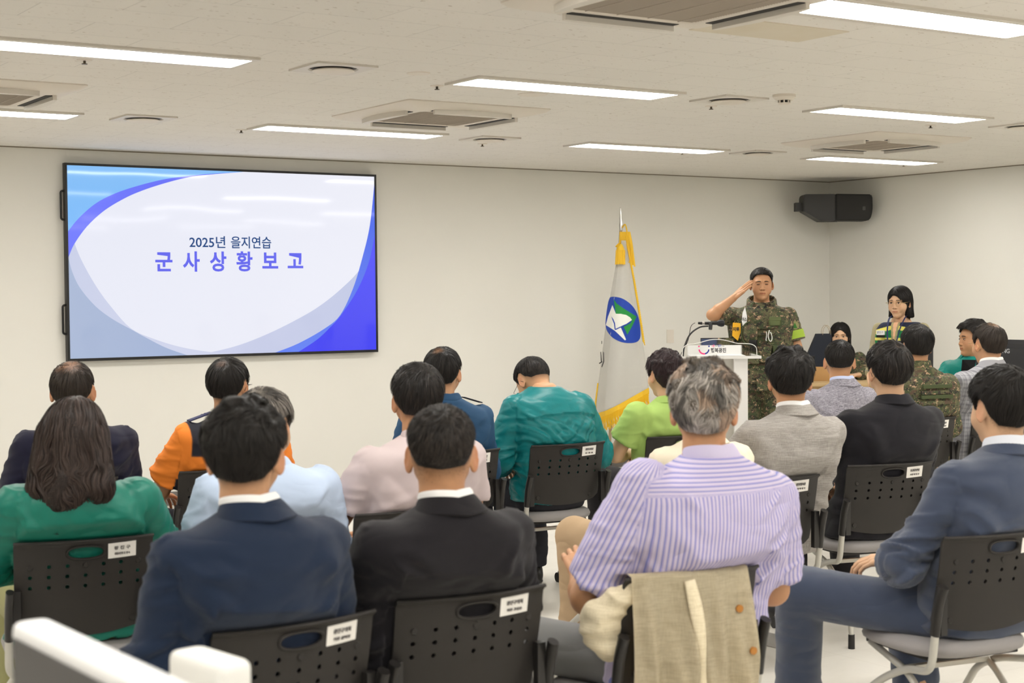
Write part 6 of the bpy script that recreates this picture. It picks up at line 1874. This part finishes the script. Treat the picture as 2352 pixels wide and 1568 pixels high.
obj('lanyard', bm, mat('navy_lanyard', (26, 38, 84), .6), r, 60)
bm = nbm(); box(bm, .068, .126, .120, .148, zc-.138, zc-.104); nb_ = obj('name_patch', bm, WSH, r); bm = nbm(); box(bm, .068, .126, .120, .149, zc-.158, zc-.139); obj('name_patch', bm, M_black, r)
text_obj('patch_text', '광진구', .022, INK, nb_, FT(.097, .1485, zc-.121), 0, .048)

# woman seated behind the corner desk
def straight(b, cf):
    def M_(P):
        X, Y, Z = P
        d = ell(P, (0, -.018, .034), (.088, .102, .092))
        for k in (-1, 1): d = smin(d, cap(P, (k*.055, -.035, -.01), (k*.068, -.045, -.22), .036, .034), .03)
        d = smin(d, cap(P, (0, -.06, 0), (0, -.07, -.22), .05, .045), .03)
        d = smax(d, -smin(ell(P, (0, .112, -.015), (.070, .078, .092)), ell(P, (.0, .10, -.14), (.066, .09, .14)), .02), .006)
        return d
    def flow(q): return np.stack([np.sign(q[:, 0])*.9*(q[:, 2] > .06)+0*q[:, 0], 0*q[:, 0], -1+0*q[:, 0]], 1)
    return [mass_hair(b, M_, (-.14, -.15, -.29), (.14, .12, .15), .0045, 5000, flow, .12, .0018, dark(.6, 1.5), wave=-.2, tuft=.1)]
r, b = stand((10.33, 10.30, 0), 142, 1.255, -8, 'person in camouflage uniform with long black hair seated at the corner desk, half hidden', hair=HS(line='bob', ts=.006, tt=.008, n=300, extra=straight, col=(24, 20, 20)), near=1, face=1, fem=True, squint=.1, seed=43, w=.98, tone='c', zb=.44, py=-.02, bow=.0, hs=.96, nod=4, hy=.06,
    arms={1: dict(e=(.25, .10, .80), w=(.14, .35, .80), fd=(-.7, .4, -.05), curl=1.0, hand=1), -1: dict(e=(-.27, .10, .80), w=(-.13, .34, .80), fd=(.6, .5, 0), curl=.9)}, nocut=True, group='people at the front')
upper_garment(b, 'uniform_shirt', CAMO, r, g=.024, seated=False, folds=1.5, seed=191, h=.011)
trousers(b, CAMO, r); shoes(b, BLK, r)
bm = nbm(); armband(bm, b.E[1], b.W[1], .066, .15, .60, bul=.004); bmesh.ops.solidify(bm, geom=list(bm.faces), thickness=.003); obj('neon_armband', fix(bm), NEON, r, 60)
ow = copy_tree(CH0); ow.location = (10.50, 10.52, 0); ow.rotation_euler = (0, 0, math.radians(142)); tag(ow, 'black-backed chair in the room corner under the woman at the corner desk', 'chair', 'audience chairs')
for o_ in list(ow.children):
    if o_.name.startswith('name_label'):
        for q in list(o_.children): bpy.data.objects.remove(q)
        bpy.data.objects.remove(o_)

# man looking aside behind the right desk
r, b = stand((8.95, 7.60, 0), 114, 1.337, -44, 'person in open sea-green jacket over black shirt looking sideways, behind the camouflage vest', hair=H_D1, near=1, face=1, squint=.35, seed=44, w=1.02, tone='b', zb=.44, py=-.06, bow=.02, hs=1.02, nocut=True,
    arms={1: dict(e=(.24, .12, .76), w=(.10, .34, .78)), -1: dict(e=(-.24, .12, .76), w=(-.10, .34, .78))}, group='people at the front')
upper_garment(b, 'jacket', TEAL2, r, g=.030, seated=False, folds=1.6, crisp=1.0, seed=201, h=.008)
collar(b, 'jacket_collar', TEAL2, r, r=.080, h=.052, z0=-.010, open_=42, flare=.026)
bm = nbm(); zc = b.c7[2]; P = [(-.05, .085, zc-.02), (.05, .085, zc-.02), (.045, .125, zc-.10), (.012, .16, zc-.30), (-.012, .16, zc-.30), (-.045, .125, zc-.10)]
vv = [bm.verts.new(p) for p in P]; bm.faces.new(vv); bmesh.ops.solidify(bm, geom=list(bm.faces), thickness=.01); bsh = obj('shirt_front', fix(bm), mat('black_undershirt', (24, 24, 26), .8), r)
collar(b, 'shirt_collar', mat('black_undershirt', (24, 24, 26), .8), r, r=.064, h=.04, z0=-.012, open_=16, flare=.006, fall=False)
bm = nbm(); cyl(bm, (-.11, .128, zc-.20), .026, .004, 24, 'y'); obj('round_patch', bm, WSH, r, 40, rot=(0, 0, 0))
bm = nbm(); cyl(bm, (-.11, .131, zc-.20), .017, .003, 24, 'y'); obj('round_patch', bm, mat('patch_orange', (226, 96, 52), .6), r, 40)
trousers(b, DKT, r); shoes(b, BLK, r)
ow = copy_tree(CH0); ow.location = (9.20, 7.57, 0); ow.rotation_euler = (0, 0, math.radians(114)); tag(ow, 'black-backed chair under the sea-green jacket, hidden behind the right desk', 'chair', 'audience chairs')
for o_ in list(ow.children):
    if o_.name.startswith('name_label'):
        for q in list(o_.children): bpy.data.objects.remove(q)
        bpy.data.objects.remove(o_)

# ---------------------------------------------------------------- desks, monitors, bag
M_desk = mat('oak_desk_laminate', (190, 162, 118), .5, var=.06); M_dleg = mat('desk_leg_grey', (120, 120, 120), .5)
def desk(name, loc, rz, w, d, hgt, label, top=None):
    e = empty(name, loc, rz); tag(e, label, 'desk')
    bm = nbm(); box(bm, -w/2, w/2, -d/2, d/2, hgt-.028, hgt, .004); obj('desktop', bm, top or M_desk, e, 40)
    for sx in (-1, 1):
        for sy in (-1, 1):
            bm = nbm(); box(bm, sx*(w/2-.05)-.02, sx*(w/2-.05)+.02, sy*(d/2-.05)-.02, sy*(d/2-.05)+.02, 0, hgt-.028); obj('leg', bm, M_dleg, e)
    bm = nbm(); box(bm, -w/2+.07, w/2-.07, -d/2+.06, -d/2+.075, hgt-.16, hgt-.028); obj('apron', bm, top or M_desk, e)
    return e
desk('desk', (9.93, 9.93, 0), math.radians(-38), 1.2, .58, .755, 'tan wooden desk in the room corner in front of the long-haired woman')
desk('desk', (8.42, 7.42, 0), math.radians(-90), 2.2, .62, .72, 'light desk carrying the two black monitors at the right', top=mat('pale_desk_laminate', (206, 200, 190), .5))
def monitor(loc, rz, w, hgt, label, text=None, z0=.72, col=None):
    e = empty('monitor', loc, rz); tag(e, label, 'monitor')
    m = col or mat('monitor_back_black', (30, 30, 32), .45)
    z1 = hgt
    bm = nbm(); box(bm, -w/2, w/2, 0, .018, z1-w*.6, z1, .004); obj('panel', bm, m, e, 40)
    bm = nbm(); box(bm, -w*.36, w*.36, -.03, .0, z1-w*.5, z1-.055, .012, 3); bk = obj('back_cover', bm, m, e, 40)
    bm = nbm(); box(bm, -w/2+.008, w/2-.008, .018, .019, z1-w*.6+.012, z1-.008); obj('screen', bm, mat('dark_screen', (14, 15, 18), .2), e)
    bm = nbm(); box(bm, -.03, .03, -.035, -.015, z0, z1-w*.3, .005); box(bm, -.11, .11, -.11, .08, z0, z0+.012, .004); obj('stand', bm, m, e, 40)
    bm = nbm(); box(bm, -w/2+.01, w/2-.01, -.0015, 0, z1-.034, z1-.030); obj('groove', bm, M_dark, e)
    if text: text_obj('maker_name', text[0], text[1], mat('grey_print', (170, 172, 174), .5), e, Matrix.Translation((text[2], -.031 if abs(text[2]) < w*.36 else -.001, z1-.075)) @ Matrix.Rotation(PI/2, 4, 'X'), .0006)
    return e
monitor((8.32, 7.67, .0), math.radians(-90), .50, 1.195, 'black monitor back in front of the woman in the vest')
monitor((8.32, 6.74, .0), math.radians(-90), .60, 1.222, 'black monitor back with grey letters at the right picture edge', text=('SAMSUNG', .040, -.086))
# paper bag
bg = empty('paper_bag', (9.872, 10.137, .881), math.radians(-33)); tag(bg, 'tall navy paper bag with thin cord handles on the corner desk', 'bag')
M_bag = mat('navy_paper', (44, 50, 64), .6)
bm = nbm(); vs = []
for z, w, d, dx in ((0, .25, .10, -.04), (.29, .135, .05, .022)):
    vs.append([bm.verts.new((dx+sx*w/2+.05, sy*d/2, z)) for sx, sy in ((-1, -1), (1, -1), (1, 1), (-1, 1))])
for i in range(4): bm.faces.new((vs[0][i], vs[0][(i+1) % 4], vs[1][(i+1) % 4], vs[1][i]))
bm.faces.new(vs[0][::-1]); bmesh.ops.solidify(bm, geom=list(bm.faces), thickness=.002); obj('bag_body', fix(bm), M_bag, bg)
for y in (-.03, .03):
    bm = nbm(); tube(bm, catmull([(.06, y, .28), (.065, y*1.2, .33), (.095, y*1.3, .365), (.125, y*1.2, .33), (.13, y, .28)], 6), .0022, 6); obj('handle', bm, mat('tan_cord', (176, 156, 128), .6), bg, 60)
bm = nbm(); box(bm, -.13, .13, -.065, .065, 0, .125, .003); cb = obj('cardboard_box', bm, mat('kraft_cardboard', (186, 144, 92), .8), None, 40, (10.16, 10.27, .755), (0, 0, math.radians(-33))); tag(cb, 'brown cardboard box on the corner desk beneath the navy bag', 'box')
cb.location = (9.905, 10.115, .755)
lp = empty('laptop', (9.585, 10.13, .755), math.radians(150)); tag(lp, 'open black laptop on the left end of the corner desk', 'laptop')
bm = nbm(); box(bm, -.16, .16, -.11, .11, 0, .018, .004); obj('base', bm, M_black, lp, 40)
bm = nbm(); box(bm, -.16, .16, -.004, .004, 0, .22, .003); obj('lid', bm, M_black, lp, 40, (0, .11, .018), (-.25, 0, 0))
bm = nbm(); box(bm, -.15, .15, -.006, -.0045, .012, .21); obj('screen', bm, mat('laptop_screen', (60, 70, 100), .2), lp, None, (0, .11, .018), (-.25, 0, 0))
lp = empty('laptop', (7.015, 8.135, 1.124), math.radians(150)); tag(lp, 'small open laptop on the lectern beneath the microphone', 'laptop')
bm = nbm(); box(bm, -.03, .11, -.05, .04, 0, .012, .003); obj('base', bm, M_black, lp, 40)
bm = nbm(); box(bm, -.01, .11, -.003, .003, .012, .112, .002); obj('lid', bm, M_black, lp, 40, (0, -.05, 0), (0, 0, 0))
bm = nbm(); box(bm, -.0, .105, .0032, .004, .06, .105); obj('screen', bm, mat('laptop_screen_blue', (70, 84, 116), .2), lp, None, (0, -.05, 0))
# floor outlet plate, wall socket
bm = nbm(); box(bm, -.10, .10, -.16, .16, 0, .003, .001); tag(obj('floor_outlet', bm, mat('steel_plate', (150, 146, 140), .4, metal=.5), None, 40, (4.76, 5.14, 0), (0, 0, .05)), 'flat metal outlet plate set in the floor beside a chair leg', 'floor outlet')
bm = nbm(); box(bm, -.04, .04, -.008, 0, -.06, .06, .003); tag(obj('wall_socket', bm, M_plastic, None, 40, (9.02, WY, 1.15)), 'small white socket plate on the back wall left of the saluting soldier', 'socket')

# ---------------------------------------------------------------- foreground: white monitor and device on a desk
M_fw = mat('white_monitor_plastic', (236, 236, 236), .35)
desk('desk', (.95, 1.45, 0), math.radians(-90), 1.2, .9, .72, 'white desk below the picture carrying the blurred white monitor', top=M_fw)
e = empty('monitor', (.543, 1.962, 0), math.radians(-87)); tag(e, 'blurred white-framed monitor cut off at the bottom left corner', 'monitor')
bm = nbm(); box(bm, 0, .56, -.004, .045, .80, 1.15, .020, 5)
obj('frame', bm, M_fw, e, 50)
bm = nbm(); box(bm, .018, .542, -.0065, -.0042, .83, 1.132); obj('screen', bm, mat('dark_grey_screen', (62, 60, 62), .35), e)
bm = nbm(); box(bm, .25, .31, .03, .06, .73, 1.0, .005); box(bm, .16, .40, -.05, .14, .72, .735, .004); obj('stand', bm, M_fw, e, 40)
e = empty('projector', (.833, 2.205, .72), math.radians(-81)); tag(e, 'blurred white rounded device standing at the bottom edge beside the nearest chair', 'device')
bm = nbm(); box(bm, 0, .142, 0, .06, .0, .31, .022, 5); obj('housing', bm, mat('off_white_plastic', (232, 231, 226), .5), e, 50)
bm = nbm(); box(bm, .02, .12, -.003, .001, .03, .06, .001); obj('vent', bm, M_dark, e)
